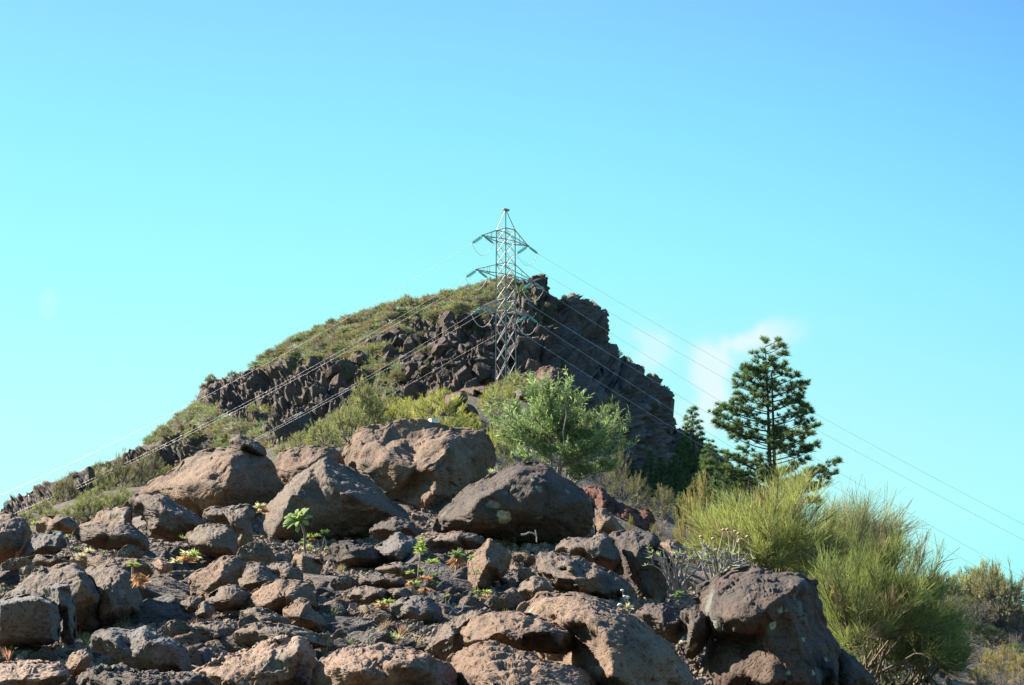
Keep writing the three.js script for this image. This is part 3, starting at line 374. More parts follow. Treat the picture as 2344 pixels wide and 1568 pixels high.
K('lumpy low rock across the middle of the gravel patch', 'b', 7.2, 'grey', '625 1065 660 1020 720 1010 790 1015 840 1030 930 1015 980 1040 960 1080 880 1100 850 1085 760 1090 680 1105', '690 1040 .08 780 1040 .1 900 1045 .1 720 1075 .12');
K('dark shaded slab with a lit ridge in front of the spiky plant', 'b', 6.9, 'slate', '862 1125 915 1080 990 1068 1070 1062 1135 1110 1155 1165 1135 1215 1000 1220 900 1190', '930 1095 .06 1000 1085 .08 960 1140 .14 1060 1090 .09 1090 1140 .14 1030 1180 .16', { soft: .015 });
K('small brown stone on the gravel below the dry tuft', 'b', 6.6, 'tan', '770 1190 795 1165 830 1168 838 1190 810 1215 780 1215', '');
K('flat pale stone at the right edge of the gravel patch', 'b', 6.5, 'grey', '885 1225 930 1195 1000 1195 1040 1220 1000 1245 920 1250', '');
// the cluster of rounded stones left of the centre
const C = (label, k, d, out, inn = '', o = {}) => K(label, k, d, o.tone ?? 'grey', out, inn, { round: 2, grow: 1.2, ...o });
C('domed stone at the back of the rounded cluster, left of the squared block', 'b', 8.4, '-5 835 20 782 90 762 160 780 192 850 172 895 60 895 0 880');
C('rounded stone with a cracked top in the middle of the cluster', 'b', 7.7, '-30 950 20 890 100 880 150 905 222 960 232 1005 150 1045 60 1065 -20 1055', '40 920 .09 110 910 .1 100 980 .2 180 980 .14 20 1000 .18');
C('stone touching the left side of the squared block', 'b', 7.9, '150 905 200 880 270 873 332 910 352 965 280 995 215 975', '220 910 .09 290 910 .1 270 950 .16');
C('largest dome of the rounded cluster, with a warm stained top', 'b', 7, '55 1070 150 1010 220 978 300 985 372 990 402 1050 412 1115 330 1165 240 1165 160 1185 60 1135', '160 1040 .1 230 1005 .1 240 1060 .2 330 1020 .14 320 1100 .22 150 1110 .18 380 1080 .12', { tone: 'tan' });
C('knobbly stone at the right edge of the rounded cluster', 'b', 6.5, '258 1155 330 1090 345 1082 400 1100 405 1140 472 1190 465 1260 380 1260 300 1225', '330 1130 .08 370 1120 .1 340 1180 .16 420 1200 .12', { tone: 'tan' });
C('flat layered stone under the largest dome of the cluster', 'b', 6.3, '18 1155 100 1130 200 1158 272 1200 265 1255 120 1235 25 1210', '100 1165 .08 180 1190 .1 120 1205 .14');
C('long low stone at the front of the rounded cluster', 'b', 5.8, '0 1275 100 1222 230 1230 380 1270 490 1290 480 1345 300 1345 100 1345 10 1320', '110 1260 .08 230 1265 .1 350 1300 .12 200 1310 .16');
C('light brown stone with yellowish flanks at the left of the cluster', 'a', 7.4, '1105 945 1200 900 1260 858 1340 848 1392 890 1345 960 1342 1005 1250 1070 1180 1125 1115 1050', '1200 930 .09 1280 890 .1 1260 960 .18 1180 1010 .16 1200 1070 .16 1330 910 .1', { tone: 'tan' });
C('grey cracked stone below the light brown stone with yellowish flanks', 'a', 7, '1185 1085 1280 1008 1350 1005 1425 1060 1425 1120 1300 1135 1215 1130', '1280 1040 .09 1350 1040 .1 1310 1090 .15 1230 1090 .1');
C('low dark stone left of the front of the rounded cluster', 'a', 6, '905 1265 1000 1198 1070 1228 1105 1270 1062 1315 945 1305');
C('grey green low stone in front of the cluster, near the dry stalk', 'a', 6, '1088 1255 1150 1220 1250 1218 1335 1250 1335 1320 1200 1320', '1160 1245 .07 1250 1245 .09 1240 1290 .14');
C('small knob of dark stone next to the deep gap in the cluster', 'a', 6.1, '1368 1245 1390 1188 1440 1178 1482 1220 1475 1290 1420 1310');
C('small dark wedge shaped stone in the shaded hollow', 'a', 6.7, '1030 1105 1085 1068 1142 1078 1125 1135 1060 1160', '1080 1085 .05 1090 1115 .09');
C('small triangular stone at the right of the shaded hollow', 'a', 6.5, '1118 1170 1165 1088 1222 1130 1205 1185', '1165 1115 .05 1170 1150 .09');
C('little orange brown cube of stone below the dry grass tuft', 'a', 7.6, '868 875 903 848 982 863 978 910 920 922', '905 865 .04 930 880 .09 925 910 .09', { round: 0, soft: .01, tone: 'pink' });
C('rounded stone with an orange hollow on its right side', 'a', 7.9, '676 820 728 768 792 778 818 825 762 858 690 858');
C('pale whitish stone on the ground left of the long dome', 'a', 7, '130 925 170 885 192 880 188 910 160 935', '', { tone: 'pale', lichen: 0 });
C('low dark stone at the left edge above the long dome', 'a', 7, '15 880 60 850 130 845 170 865 120 895 40 905');
C('grey ledge below the slanting slab at left', 'a', 7.4, '120 850 220 830 330 835 440 840 420 875 300 885 180 875', '220 850 .06 330 850 .08 280 868 .1');
C('small tan stone beside the boulder at the left edge', 'a', 8, '12 850 35 805 70 798 88 825 60 855', '', { tone: 'tan' });
C('blocky stone between the layered outcrop and the pointed rock', 'c', 7.8, '415 1045 450 990 505 958 560 968 602 1030 565 1065 490 1078', '460 1015 .07 505 975 .08 500 1040 .14 555 1000 .1', { round: 0, soft: .012 });
C('low grey stone in front of the pointed rock', 'c', 7.3, '250 1115 280 1050 350 1038 420 1060 425 1110 340 1130', '');
C('lit stone above the blocky stone beside the layered outcrop', 'c', 8.2, '418 950 430 905 475 912 520 940 500 970 440 985', '', { tone: 'tan' });
C('round pebble sized stone left of the blocky stone', 'c', 8, '355 985 375 955 400 965 402 995 375 1010', '');
C('small rust coloured stone near the top of the layered outcrop', 'c', 8.6, '445 870 465 835 505 830 508 870 470 895', '', { tone: 'rust' });
C('small stone at the left foot of the layered outcrop', 'c', 8.5, '385 840 410 825 440 825 445 860 410 870', '');
// half way up the slope and on the hill to the right
K('rounded brown boulder overhanging the yellow brooms below the pylon', 'm', 85, 'tan', '650 560 652 510 700 440 780 400 870 375 900 380 995 430 1000 500 985 550 930 540 880 530 850 600 720 630 670 600', '720 470 .5 800 430 .5 800 500 1.3 890 440 .9 940 480 1 750 560 1.1', { uv: 3, res: 3, mat: farRockMat });
K('dark lower boulder below the overhanging rounded one', 'm', 84, 'rust', '790 620 860 540 930 530 990 550 1060 570 1120 640 1150 740 1050 740 900 700 810 660', '880 580 .5 960 600 1 1040 660 .8', { uv: 3, res: 3, mat: farRockMat });
K('pale flat topped outcrop just left of the pylon foot', 'm', 125, 'tan', '870 370 930 340 1060 320 1180 310 1340 315 1350 370 1300 430 1150 450 1040 510 1000 470 950 420', '950 370 .6 1080 350 .8 1200 340 .8 1070 420 1.8 1200 400 1.6 1290 380 1', { uv: 3, res: 3, mat: farRockMat });
K('pale flat rock right of the pylon foot, behind the leafy bush', 'm', 130, 'pale', '1560 440 1600 390 1680 340 1860 340 1900 380 1880 440 1760 500 1640 520', '1640 390 .8 1760 370 1 1700 440 1.6', { uv: 3, res: 3, mat: farRockMat });
for (const [i, o] of ['1170 815 1320 820 1335 850 1180 850', '1200 890 1290 875 1330 900 1360 940 1290 955 1210 925', '1230 950 1330 950 1390 990 1400 1010 1290 1010', '1290 1020 1340 990 1440 1000 1480 1030 1330 1055', '1545 880 1610 850 1640 900 1590 940', '960 720 1000 705 1060 735 1000 745'].entries()) K('flat reddish slab strewn on the path between the leafy bush and the brooms', 'm', [60, 52, 45, 38, 40, 70][i], ['pale', 'pale', 'pink', 'pink', 'tan', 'pale'][i], o, '', { group: 'flat reddish slabs on the path', uv: 2, res: 3, mat: farRockMat });
B('lit knob of rock at the foot of the shaded cliff, right of the pylon', 'd', 168, 'rust', '1218 862 1240 840 1262 838 1290 850 1305 885 1300 915 1330 930 1350 990 1300 990 1250 950 1222 900', '1245 860 2 1265 870 4 1285 900 3 1240 900 3 1290 950 4', { uv: 6, res: 4, mat: farRockMat, amp: 9 });
sculpt('earth_bank', 'bank', 'red earth bank with a shadowed face right of the lichen spotted boulder', 'c', 35, 'earth', '790 440 830 430 890 440 920 480 960 510 1040 550 1100 570 1180 590 1195 640 1150 720 1040 740 940 680 880 620 840 560 790 500', '830 450 .3 890 470 .6 930 520 .8 1040 575 .9 1150 600 .6 1000 640 1.5 900 560 1.2 1120 660 1.3', { uv: 4, res: 1.6, amp: 2.5, lichen: 0, back: 1.2 });
K('grey green rock in the lower right beyond the darkest broom', 'e', 17, 'pale', '1490 1400 1530 1350 1590 1332 1630 1335 1635 1390 1600 1440 1530 1440', '1560 1360 .06 1610 1350 .08 1580 1400 .2', { lichen: 2 });
K('tan pitted boulder among the succulents on the right hillside', 'e', 34, 'tan', '1640 1240 1665 1210 1700 1205 1700 1250 1670 1260', '', { uv: 2, res: 2 });
K('dark rounded rock half hidden by the grey dry shrub', 'e', 9, 'tan', '-150 760 -90 735 -40 745 10 790 20 850 0 900 -80 920 -150 880', '-90 770 .1 -60 830 .2');

// ---------- builders for blades and stems ----------
class Leaves {   // many thin blades in one mesh
  constructor(seed) { this.p = []; this.n = []; this.c = []; this.i = []; this.r = rng(seed); }
  blade(p, dir, L, w, c, bend = 0, tip = .25, wide = .45) {
    const r = this.r, d = dir.clone().normalize(), s = V(r() - .5, r() - .5, r() - .5).cross(d).normalize(), n = s.clone().cross(d), o = this.p.length / 3, droop = V(0, -bend * L, 0);
    const put = (t, k, cc) => { const q = p.clone().addScaledVector(d, L * t).addScaledVector(droop, t * t); for (const e of [-1, 1]) { const v = q.clone().addScaledVector(s, e * w * k / 2); this.p.push(v.x, v.y, v.z); this.n.push(n.x, n.y, n.z); this.c.push(...cc); } };
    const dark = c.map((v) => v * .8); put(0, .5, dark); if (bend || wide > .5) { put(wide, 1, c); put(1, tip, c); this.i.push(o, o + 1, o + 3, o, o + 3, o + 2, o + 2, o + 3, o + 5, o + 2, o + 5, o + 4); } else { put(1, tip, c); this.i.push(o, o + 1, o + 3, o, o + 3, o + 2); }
  }
  build() { const g = new THREE.BufferGeometry(); g.setAttribute('position', new THREE.Float32BufferAttribute(this.p, 3)); g.setAttribute('normal', new THREE.Float32BufferAttribute(this.n, 3)); g.setAttribute('color', new THREE.Float32BufferAttribute(this.c, 3)); g.setIndex(this.i); return g; }
}
class Wood {   // stems, limbs and twigs
  constructor() { this.p = []; this.n = []; this.c = []; this.u = []; this.i = []; }
  tube(pts, r0, r1, c, sides = 5) {
    const o = this.p.length / 3, N = pts.length; let len = 0;
    for (let k = 0; k < N; k++) {
      const t = pts[Math.min(N - 1, k + 1)].clone().sub(pts[Math.max(0, k - 1)]).normalize(), a = (Math.abs(t.y) > .9 ? V(1, 0, 0) : V(0, 1, 0)).cross(t).normalize(), b = t.clone().cross(a), r = mix(r0, r1, k / (N - 1)); if (k) len += pts[k].distanceTo(pts[k - 1]);
      for (let s = 0; s <= sides; s++) { const q = s / sides * 6.2832, n = a.clone().multiplyScalar(Math.cos(q)).addScaledVector(b, Math.sin(q)), v = pts[k].clone().addScaledVector(n, r * (1 + .15 * noise(pts[k].x * 9 + s, pts[k].y * 9, 4))); this.p.push(v.x, v.y, v.z); this.n.push(n.x, n.y, n.z); this.c.push(...c); this.u.push(s / sides, len * 2); }
      if (k) for (let s = 0; s < sides; s++) { const A = o + (k - 1) * (sides + 1) + s, B = A + sides + 1; this.i.push(A, A + 1, B + 1, A, B + 1, B); }
    }
  }
  build() { const g = new THREE.BufferGeometry(); for (const [k, a, n] of [['position', this.p, 3], ['normal', this.n, 3], ['color', this.c, 3], ['uv', this.u, 2]]) g.setAttribute(k, new THREE.Float32BufferAttribute(a, n)); g.setIndex(this.i); return g; }
}

// ---------- loose stones ----------
const stoneGeo = [];
for (let s = 0; s < 12; s++) {
  const r = rng(900 + s), planes = Array.from({ length: 9 }, () => { const u = r() * 2 - 1, a = r() * 6.283, q = Math.sqrt(1 - u * u); return [V(q * Math.cos(a), u, q * Math.sin(a)), .42 + .45 * r()]; });
  let g = new THREE.IcosahedronGeometry(1, 9); g.deleteAttribute('normal'); g.deleteAttribute('uv');
  const map = new Map(), p = g.attributes.position, P3 = [], idx = []; for (let i = 0; i < p.count; i++) { const k = [p.getX(i), p.getY(i), p.getZ(i)].map((v) => Math.round(v * 1e4)).join(); if (!map.has(k)) { map.set(k, P3.length / 3); P3.push(p.getX(i), p.getY(i), p.getZ(i)); } idx.push(map.get(k)); }
  const pos = new Float32Array(P3), col = new Float32Array(P3.length), d = V(0, 0, 0);
  for (let i = 0; i < pos.length; i += 3) {
    d.set(pos[i], pos[i + 1], pos[i + 2]); let R = 1.0; for (const [n, h] of planes) { const c = n.dot(d); if (c > .05) R = Math.min(R, h / c); }
    R *= 1 + .07 * fbm(d.x * 2 + s, d.y * 2, d.z * 2, 4) + .035 * fbm(d.x * 7 + s, d.y * 7, d.z * 7, 3); pos[i] *= R; pos[i + 1] *= R; pos[i + 2] *= R;
    const k = .85 + .5 * fbm(d.x * 2 + s * 3, d.y * 2, d.z * 2, 4), q = s % 3; col.set([[.95, .93, .92], [1.1, .96, .86], [.8, .8, .82]][q].map((v) => v * k), i);
  }
  stoneGeo.push(finish(pos, idx, col, 8));
}
const blockGeo = [];
for (let s = 0; s < 8; s++) {
  const r = rng(1300 + s), planes = Array.from({ length: 9 }, (_, i) => { const u = mix(-.9, .9, (i + r()) / 9), a = i * 2.4 + r() * .9, q = Math.sqrt(1 - u * u); return [V(q * Math.cos(a), u, q * Math.sin(a)), .42 + .3 * r()]; });
  const g = new THREE.IcosahedronGeometry(1, 11), p = g.attributes.position, d = V(0, 0, 0), pos = new Float32Array(p.count * 3), col = new Float32Array(p.count * 3), idx = [], seen = new Map(), un = []; let m = 0;
  for (let i = 0; i < p.count; i++) { const k = [p.getX(i), p.getY(i), p.getZ(i)].map((v) => Math.round(v * 1e4)).join(); if (!seen.has(k)) { seen.set(k, m++); un.push(V(p.getX(i), p.getY(i), p.getZ(i))); } idx.push(seen.get(k)); }
  un.forEach((v, i) => { d.copy(v).normalize(); let R = 1; for (const [n, h] of planes) { const c = n.dot(d); if (c > .05) R = Math.min(R, h / c); } R *= 1 + .05 * fbm(d.x * 2 + s, d.y * 2, d.z * 2, 3) + .03 * fbm(d.x * 6 + s, d.y * 6, d.z * 6, 3); d.multiplyScalar(R * 1.35).toArray(pos, i * 3); const k = .8 + .6 * fbm(d.x * 2 + s * 3, d.y * 2, d.z * 2, 4); col.set([k, k * .96, k * .92], i * 3); });
  blockGeo.push(finish(pos.slice(0, m * 3), idx, col, 8));
}
const stoneMats = Object.values({ a: [.135, .1, .075], b: [.165, .11, .073], c: [.1, .083, .071], d: [.2, .145, .107] }).map((c) => Object.assign(rockMat.clone(), { name: 'loose_stone', color: new THREE.Color(...c), bumpScale: .06 }));
{
  const r = rng(41), spots = [];
  let tries = 0;
  while (spots.length < 150 && tries++ < 6000) {
    const y = 1185 + 385 * Math.pow(r(), .85), x = -10 + 1660 * r(); if (x > 1500 && y < 1400) continue;
    if (OUTLINES.some((o) => inside(o, x, y))) continue;
    const p = ground(x, y, 3.6, 15); if (-p.z > 13 || -p.z < 4.2) continue;
    const s = .011 + .034 * Math.pow(r(), 2.4) + .002 * -p.z * r();
    const o = new THREE.Mesh(stoneGeo[Math.floor(r() * 12)], stoneMats[Math.floor(r() * r() * 4)]); o.scale.set(s * (1 + .5 * r()), s * (.55 + .4 * r()), s * (.8 + .5 * r())); o.rotation.set(.5 * (r() - .5), r() * 6.28, .5 * (r() - .5)); p.y += s * .15;
    tag(add(o, 'stone', p), 'small loose volcanic stone lying on the gravel between the foreground rocks', 'stone', 'small loose stones between the foreground rocks'); spots.push(1);
  }
  for (let n = 0, t = 0; n < 115 && t < 6000; t++) {
    const y = 1200 + 350 * Math.pow(r(), .8), x = -10 + 1600 * r(); if ((x > 1480 && y < 1420) || (x > 620 && x < 980 && y > 1330 && y < 1480 && r() < .8)) continue;
    const p = ground(x, y, 3.8, 15), s = (.065 + .1 * r()) * Math.min(1.2, -p.z / 7); if (-p.z > 13 || -p.z < 4.4 || OUTLINES.some((o) => inside(o, x, y) || inside(o, x, y - s * 380 / -p.z * 8))) continue;
    const o = new THREE.Mesh(blockGeo[Math.floor(r() * 8)], stoneMats[Math.floor(r() * 3)]); o.scale.set(s * (1 + .6 * r()), s * (.55 + .35 * r()), s * (.9 + .5 * r())); o.rotation.set(.6 * (r() - .5), r() * 6.28, .6 * (r() - .5)); p.y -= s * .25;
    tag(add(o, 'half_buried_stone', p), 'angular fist to head sized stone half buried among the foreground boulders', 'stone', 'half buried stones between the foreground boulders'); n++;
  }
  for (let i = 0; i < 36; i++) { const x = 1880 + 300 * r(), y = 1475 + 95 * r(), p = ground(x, y, 6, 40), s = .03 + .07 * r() * r(), o = new THREE.Mesh(stoneGeo[Math.floor(r() * 12)], stoneMats[1 + Math.floor(r() * 3)]); o.scale.set(s * 1.3, s * .7, s); o.rotation.set(r(), r() * 6, r()); tag(add(o, 'stone', p), 'pale stone on the ground under the big dark green broom bush', 'stone', 'stones under the dark green broom'); }
  // gravel
  const N = 70000, gm = new THREE.InstancedMesh(new THREE.IcosahedronGeometry(1, 1), new THREE.MeshStandardMaterial({ name: 'gravel', roughness: .95 }), N), M = new THREE.Matrix4(), Q = new THREE.Quaternion(), E = new THREE.Euler(), c = new THREE.Color();
  { const g = gm.geometry, p = g.attributes.position; for (let i = 0; i < p.count; i++) { const x = p.getX(i), y = p.getY(i), z = p.getZ(i), k = 1 + .5 * noise(x * 1.7 + 3, y * 1.7, z * 1.7); p.setXYZ(i, x * k, y * k, z * k); } g.computeVertexNormals(); }
  for (let i = 0; i < N; i++) {
    const d = 4.2 + 8 * Math.pow(r(), 1.3), x = (r() - .5) * .72 * d, z = -d, s = .004 + .016 * Math.pow(r(), 3); const y = H(x, z) + s * .2;
    M.compose(V(x, y, z), Q.setFromEuler(E.set(r() * 6, r() * 6, r() * 6)), V(s * (1 + r()), s * (.6 + .5 * r()), s)); gm.setMatrixAt(i, M); const k = .5 + .9 * r(), w = r(); gm.setColorAt(i, c.setRGB(mix(.16, .2, w) * k, mix(.126, .138, w) * k, mix(.1, .09, w) * k));
  }
  const tf = new Leaves(8); for (let i = 0; i < 26; i++) tf.blade(V(0, 0, 0), V(tf.r() - .5, .5 + tf.r(), tf.r() - .5), .03 + .05 * tf.r(), .0022, [1, 1, 1].map((v) => v * (.6 + .6 * tf.r())), .3);
  const NG = 260, dg = new THREE.InstancedMesh(tf.build(), foliage, NG); let ng = 0;
  while (ng < NG) { const x = 1560 * r(), y = 1200 + 340 * r(); if (fbm(x / 120, y / 60, 2, 2) < .02 && r() < .8) continue; const p = ground(x, y, 3.6, 16), s = .5 + .9 * r(), w = r(); M.compose(p, Q.setFromEuler(E.set(0, r() * 6, 0)), V(s, s, s)); dg.setMatrixAt(ng, M); dg.setColorAt(ng++, w < .25 ? c.setRGB(.22, .27, .09) : c.setRGB(mix(.3, .5, r()), mix(.22, .38, w), .16)); }
  add(kind(dg, 'stuff'), 'dry_grass').userData.label = 'sparse blades of dry grass between the foreground rocks'; dg.userData.category = 'grass';
  add(kind(gm, 'stuff'), 'gravel').userData.label = 'fine grey brown gravel between the foreground rocks'; gm.userData.category = 'gravel';
}
// ---------- blocks and scree on the hill ----------
{
  const r = rng(55), mats = [[.1, .069, .053], [.14, .092, .066], [.075, .056, .046], [.17, .117, .088]].map((c) => Object.assign(farRockMat.clone(), { name: 'hill_block', color: new THREE.Color(...c), bumpScale: .5 }));
  const zones = pairs('1060 830 70 70 60 1120 790 60 55 50 960 820 60 40 50 900 800 60 40 30 1010 770 50 30 25 860 840 40 40 20 1190 850 50 50 30 760 900 60 60 20 600 880 70 40 20 650 1000 60 40 16 330 1050 90 50 20 120 1130 80 30 16', 5);
  for (const [x0, y0, rx, ry, n] of zones) for (let i = 0; i < n; i++) {
    const a = r() * 6.28, q = Math.sqrt(r()), x = x0 + rx * q * Math.cos(a), y = y0 + ry * q * Math.sin(a); if (y < along(SKYLINE, x) + 6 || y > along(FOOT, x)) continue;
    if (hillGrid.hill.children.length > 294) break;
    const h = hillGrid.seen(x, y), s = .4 + .95 * Math.pow(r(), 1.8), b = part(hillGrid.hill, 'rock_block', blockGeo[Math.floor(r() * 8)], mats[Math.floor(r() * 4)]);
    b.position.copy(h.p).addScaledVector(h.n, s * -.05); b.scale.set(s * (.7 + .5 * r()), s * (.7 + .7 * r()), s * (.7 + .4 * r())); b.rotation.set(r(), r() * 6, r());
  }
}

// ---------- plants ----------
const bez = (a, b, c, t) => V(0, 0, 0).addScaledVector(a, (1 - t) * (1 - t)).addScaledVector(b, 2 * t * (1 - t)).addScaledVector(c, t * t);
const vary = (A, B, r, k = .35) => { const t = r(), m = 1 + k * (r() * 2 - 1); return A.map((v, i) => mix(v, B[i], t) * m); };
const any = (r) => V(r() * 2 - 1, r() * 2 - 1, r() * 2 - 1);
// a bush that branches from its base towards TIPS (all relative to the base)
function bush(o) {
  const r = rng(o.seed), g = new THREE.Group(), w = new Wood(), f = new Leaves(o.seed + 1), h = Math.max(...o.tips.map((t) => t.y));
  const hubs = []; for (let i = 0; i < (o.hubs ?? 0); i++) { const t = o.tips[Math.floor((i + r()) / o.hubs * o.tips.length)], q = t.clone().multiplyScalar(.42 + .2 * r()).addScaledVector(any(r), .03 * h), a = any(r).multiplyScalar(o.foot ?? .05).setY(-.05 * h), m = q.clone().multiplyScalar(.5).addScaledVector(any(r), .05 * h), pts = []; for (let k = 0; k <= 5; k++) pts.push(bez(a, m, q, k / 5)); w.tube(pts, o.stem * 1.5, o.stem, vary(o.wood, o.wood, r, .25), 5); hubs.push(q); }
  for (const tip of o.tips) {
    if (o.gaps && noise(tip.x * 3.1 + o.seed, tip.y * 3.1, tip.z * 3.1) < -o.gaps) continue;
    const dead = r() < (o.dead ?? 0), bm = .6 + .6 * r(), A = dead ? [.3, .22, .12] : o.A.map((v) => v * bm), B = dead ? [.2, .14, .08] : o.B.map((v) => v * bm), hub = hubs.length ? hubs.reduce((a, b) => (b.distanceTo(tip) * (.85 + .3 * r()) < a.distanceTo(tip) ? b : a)) : null;
    const b0 = hub ?? any(r).multiplyScalar(o.foot ?? .05).setY(-.05 * h), c = hub ? hub.clone().lerp(tip, .5).addScaledVector(any(r), .05 * h) : V(tip.x * .38, tip.y * .25 + h * (o.rise ?? .28), tip.z * .38).addScaledVector(any(r), .06 * h), pts = []; for (let k = 0; k <= 7; k++) pts.push(bez(b0, c, tip, k / 7).addScaledVector(any(r), k && k < 7 ? .012 * h : 0));
    w.tube(pts, o.stem, o.stem * .3, vary(o.wood, o.wood, r, .25), 4);
    for (let q = 0; q < o.n; q++) {
      const t = mix(o.from, 1, Math.pow(r(), .7)), p = bez(b0, c, tip, t), tan = bez(b0, c, tip, Math.min(1, t + .05)).sub(bez(b0, c, tip, t - .05)).normalize();
      const d = tan.multiplyScalar(o.along ?? .6).add(V(0, o.up ?? .5, 0)).addScaledVector(any(r), o.spread ?? .5).normalize(), L = o.L * (.5 + r());
      if (o.leaf) {
        const q1 = p.clone().addScaledVector(d, L); if (r() < .5) w.tube([p, q1], o.stem * .22, o.stem * .12, vary(o.wood, o.wood, r, .2), 3);
        for (let e = 0; e < o.leaf.n; e++) { const u = (e + r()) / o.leaf.n, lp = p.clone().lerp(q1, u), ld = d.clone().multiplyScalar(.9).addScaledVector(any(r), .95).add(V(0, .15, 0)); f.blade(lp, ld, o.leaf.L * (.6 + .7 * r()), o.leaf.w, vary(A, B, r), .12, .3, .6); }
      } else {
        f.blade(p, d, L, o.w, vary(A, B, r), o.bend ?? 0, .4);
        if (o.fork) { const q1 = p.clone().addScaledVector(d, L * .45 * (.5 + r())); f.blade(q1, d.clone().addScaledVector(any(r), .45), L * .6, o.w * .8, vary(A, B, r), 0, .4); }
      }
    }
  }
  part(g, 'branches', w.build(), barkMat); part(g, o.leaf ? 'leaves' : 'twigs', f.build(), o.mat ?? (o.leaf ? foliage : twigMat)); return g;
}
const tipsOf = (base, s, jit, seed, dy = 0) => { const r = rng(seed), d0 = o3(base); return pairs(s).map(([x, y]) => P(x, y + dy, d0 + (r() - .5) * jit).sub(base)); };
const o3 = (p) => p.clone().sub(camera.position).dot(FW);
function more(tips, n, k, seed) { const r = rng(seed), out = [...tips]; while (out.length < n) { const a = tips[Math.floor(r() * tips.length)], b = tips[Math.floor(r() * tips.length)]; out.push(a.clone().lerp(b, r() * .6).addScaledVector(any(r), k)); } return out; }

// the three big brooms at the right
{
  const b1 = P(1775, 1375, 11.5), b2 = P(1935, 1470, 13), b3 = P(1995, 1545, 10.2);
  const t1 = tipsOf(b1, '1600 1185 1618 1160 1640 1165 1655 1150 1680 1140 1705 1120 1725 1118 1738 1098 1755 1112 1775 1125 1795 1120 1812 1095 1826 1078 1842 1072 1858 1100 1872 1130 1880 1165 1610 1220 1660 1210 1700 1195 1745 1185 1790 1180 1830 1170 1640 1265 1690 1250 1740 1240 1790 1235 1840 1225 1870 1220 1660 1310 1720 1300 1780 1290 1830 1285 1860 1280 1620 1250 1600 1230', 1.7, 5, 30);
  const t2 = tipsOf(b2, '1895 1180 1905 1150 1925 1135 1942 1125 1955 1122 1968 1140 1972 1175 1900 1215 1930 1200 1955 1205 1985 1200 2005 1180 2018 1160 2030 1150 2045 1172 2056 1195 2050 1225 2020 1215 1990 1235 1950 1250 1910 1255 1880 1230 1870 1280 1890 1310 1930 1300 1860 1340', 1.3, 6, 46);
  const t3 = tipsOf(b3, '1880 1275 1900 1255 1930 1250 1965 1258 1995 1250 2020 1240 2045 1255 2062 1245 2085 1235 2105 1245 2115 1268 2132 1285 2145 1295 2158 1320 2170 1345 2180 1385 2188 1420 2190 1455 2170 1475 1890 1320 1930 1310 1975 1305 2020 1305 2065 1310 2110 1325 2140 1360 1900 1370 1950 1360 2000 1360 2050 1365 2100 1385 2140 1420 1900 1480 1950 1500 2050 1505 2100 1515 1930 1450 1870 1340 1865 1300 1860 1400 1920 1420 1970 1415 2030 1420 2080 1440 2120 1475 1900 1450 1950 1470', 1.8, 7, 34);
  const o = { stem: .006, wood: [.2, .165, .1], n: 56, from: .2, L: .13, w: .0055, along: .8, up: .5, spread: .68, fork: true, hubs: 22, foot: .12, dead: .07, gaps: .16 };
  const br = (b, s, tips, A, B, label, e = {}) => tag(add(bush({ ...o, seed: s, tips, A, B, ...e }), 'broom_bush', b), label, 'bush');
  br(b1, 11, more(t1, 250, .12, 2), [.43, .43, .125], [.28, .33, .09], 'bright yellow green broom bush rising behind the grey dry shrub');
  br(b2, 12, more(t2, 180, .11, 3), [.34, .33, .16], [.19, .24, .09], 'grey green broom bush with feathery tips against the sky', { L: .2, n: 46 });
  const b4 = P(1868, 1440, 12.2), t4 = tipsOf(b4, '1800 1200 1830 1190 1855 1185 1880 1190 1905 1215 1930 1235 1950 1265 1960 1300 1810 1250 1840 1240 1870 1240 1900 1260 1920 1290 1930 1330 1820 1300 1850 1290 1880 1300 1900 1330 1840 1340 1870 1350 1900 1380 1860 1390', 1.4, 15, 18);
  br(b4, 14, more(t4, 160, .13, 6), [.36, .37, .10], [.24, .29, .075], 'yellow green broom bush in the middle, between the bright broom and the dark one');
  const b5 = P(2105, 1560, 11), t5 = tipsOf(b5, '2050 1400 2075 1385 2100 1375 2125 1385 2150 1400 2170 1420 2185 1450 2192 1480 2060 1440 2090 1425 2120 1430 2150 1450 2165 1480 2180 1505 2070 1480 2100 1475 2130 1485 2150 1510 2050 1500', 1.3, 19, 10);
  br(b5, 17, more(t5, 130, .12, 7), [.13, .19, .045], [.22, .25, .07], 'dark green broom bush at the lower right end of the row of brooms');
  br(b3, 13, more(t3, 320, .13, 4), [.15, .22, .05], [.28, .29, .085], 'big dark green broom bush right of the overhanging boulder', { n: 54 });
}
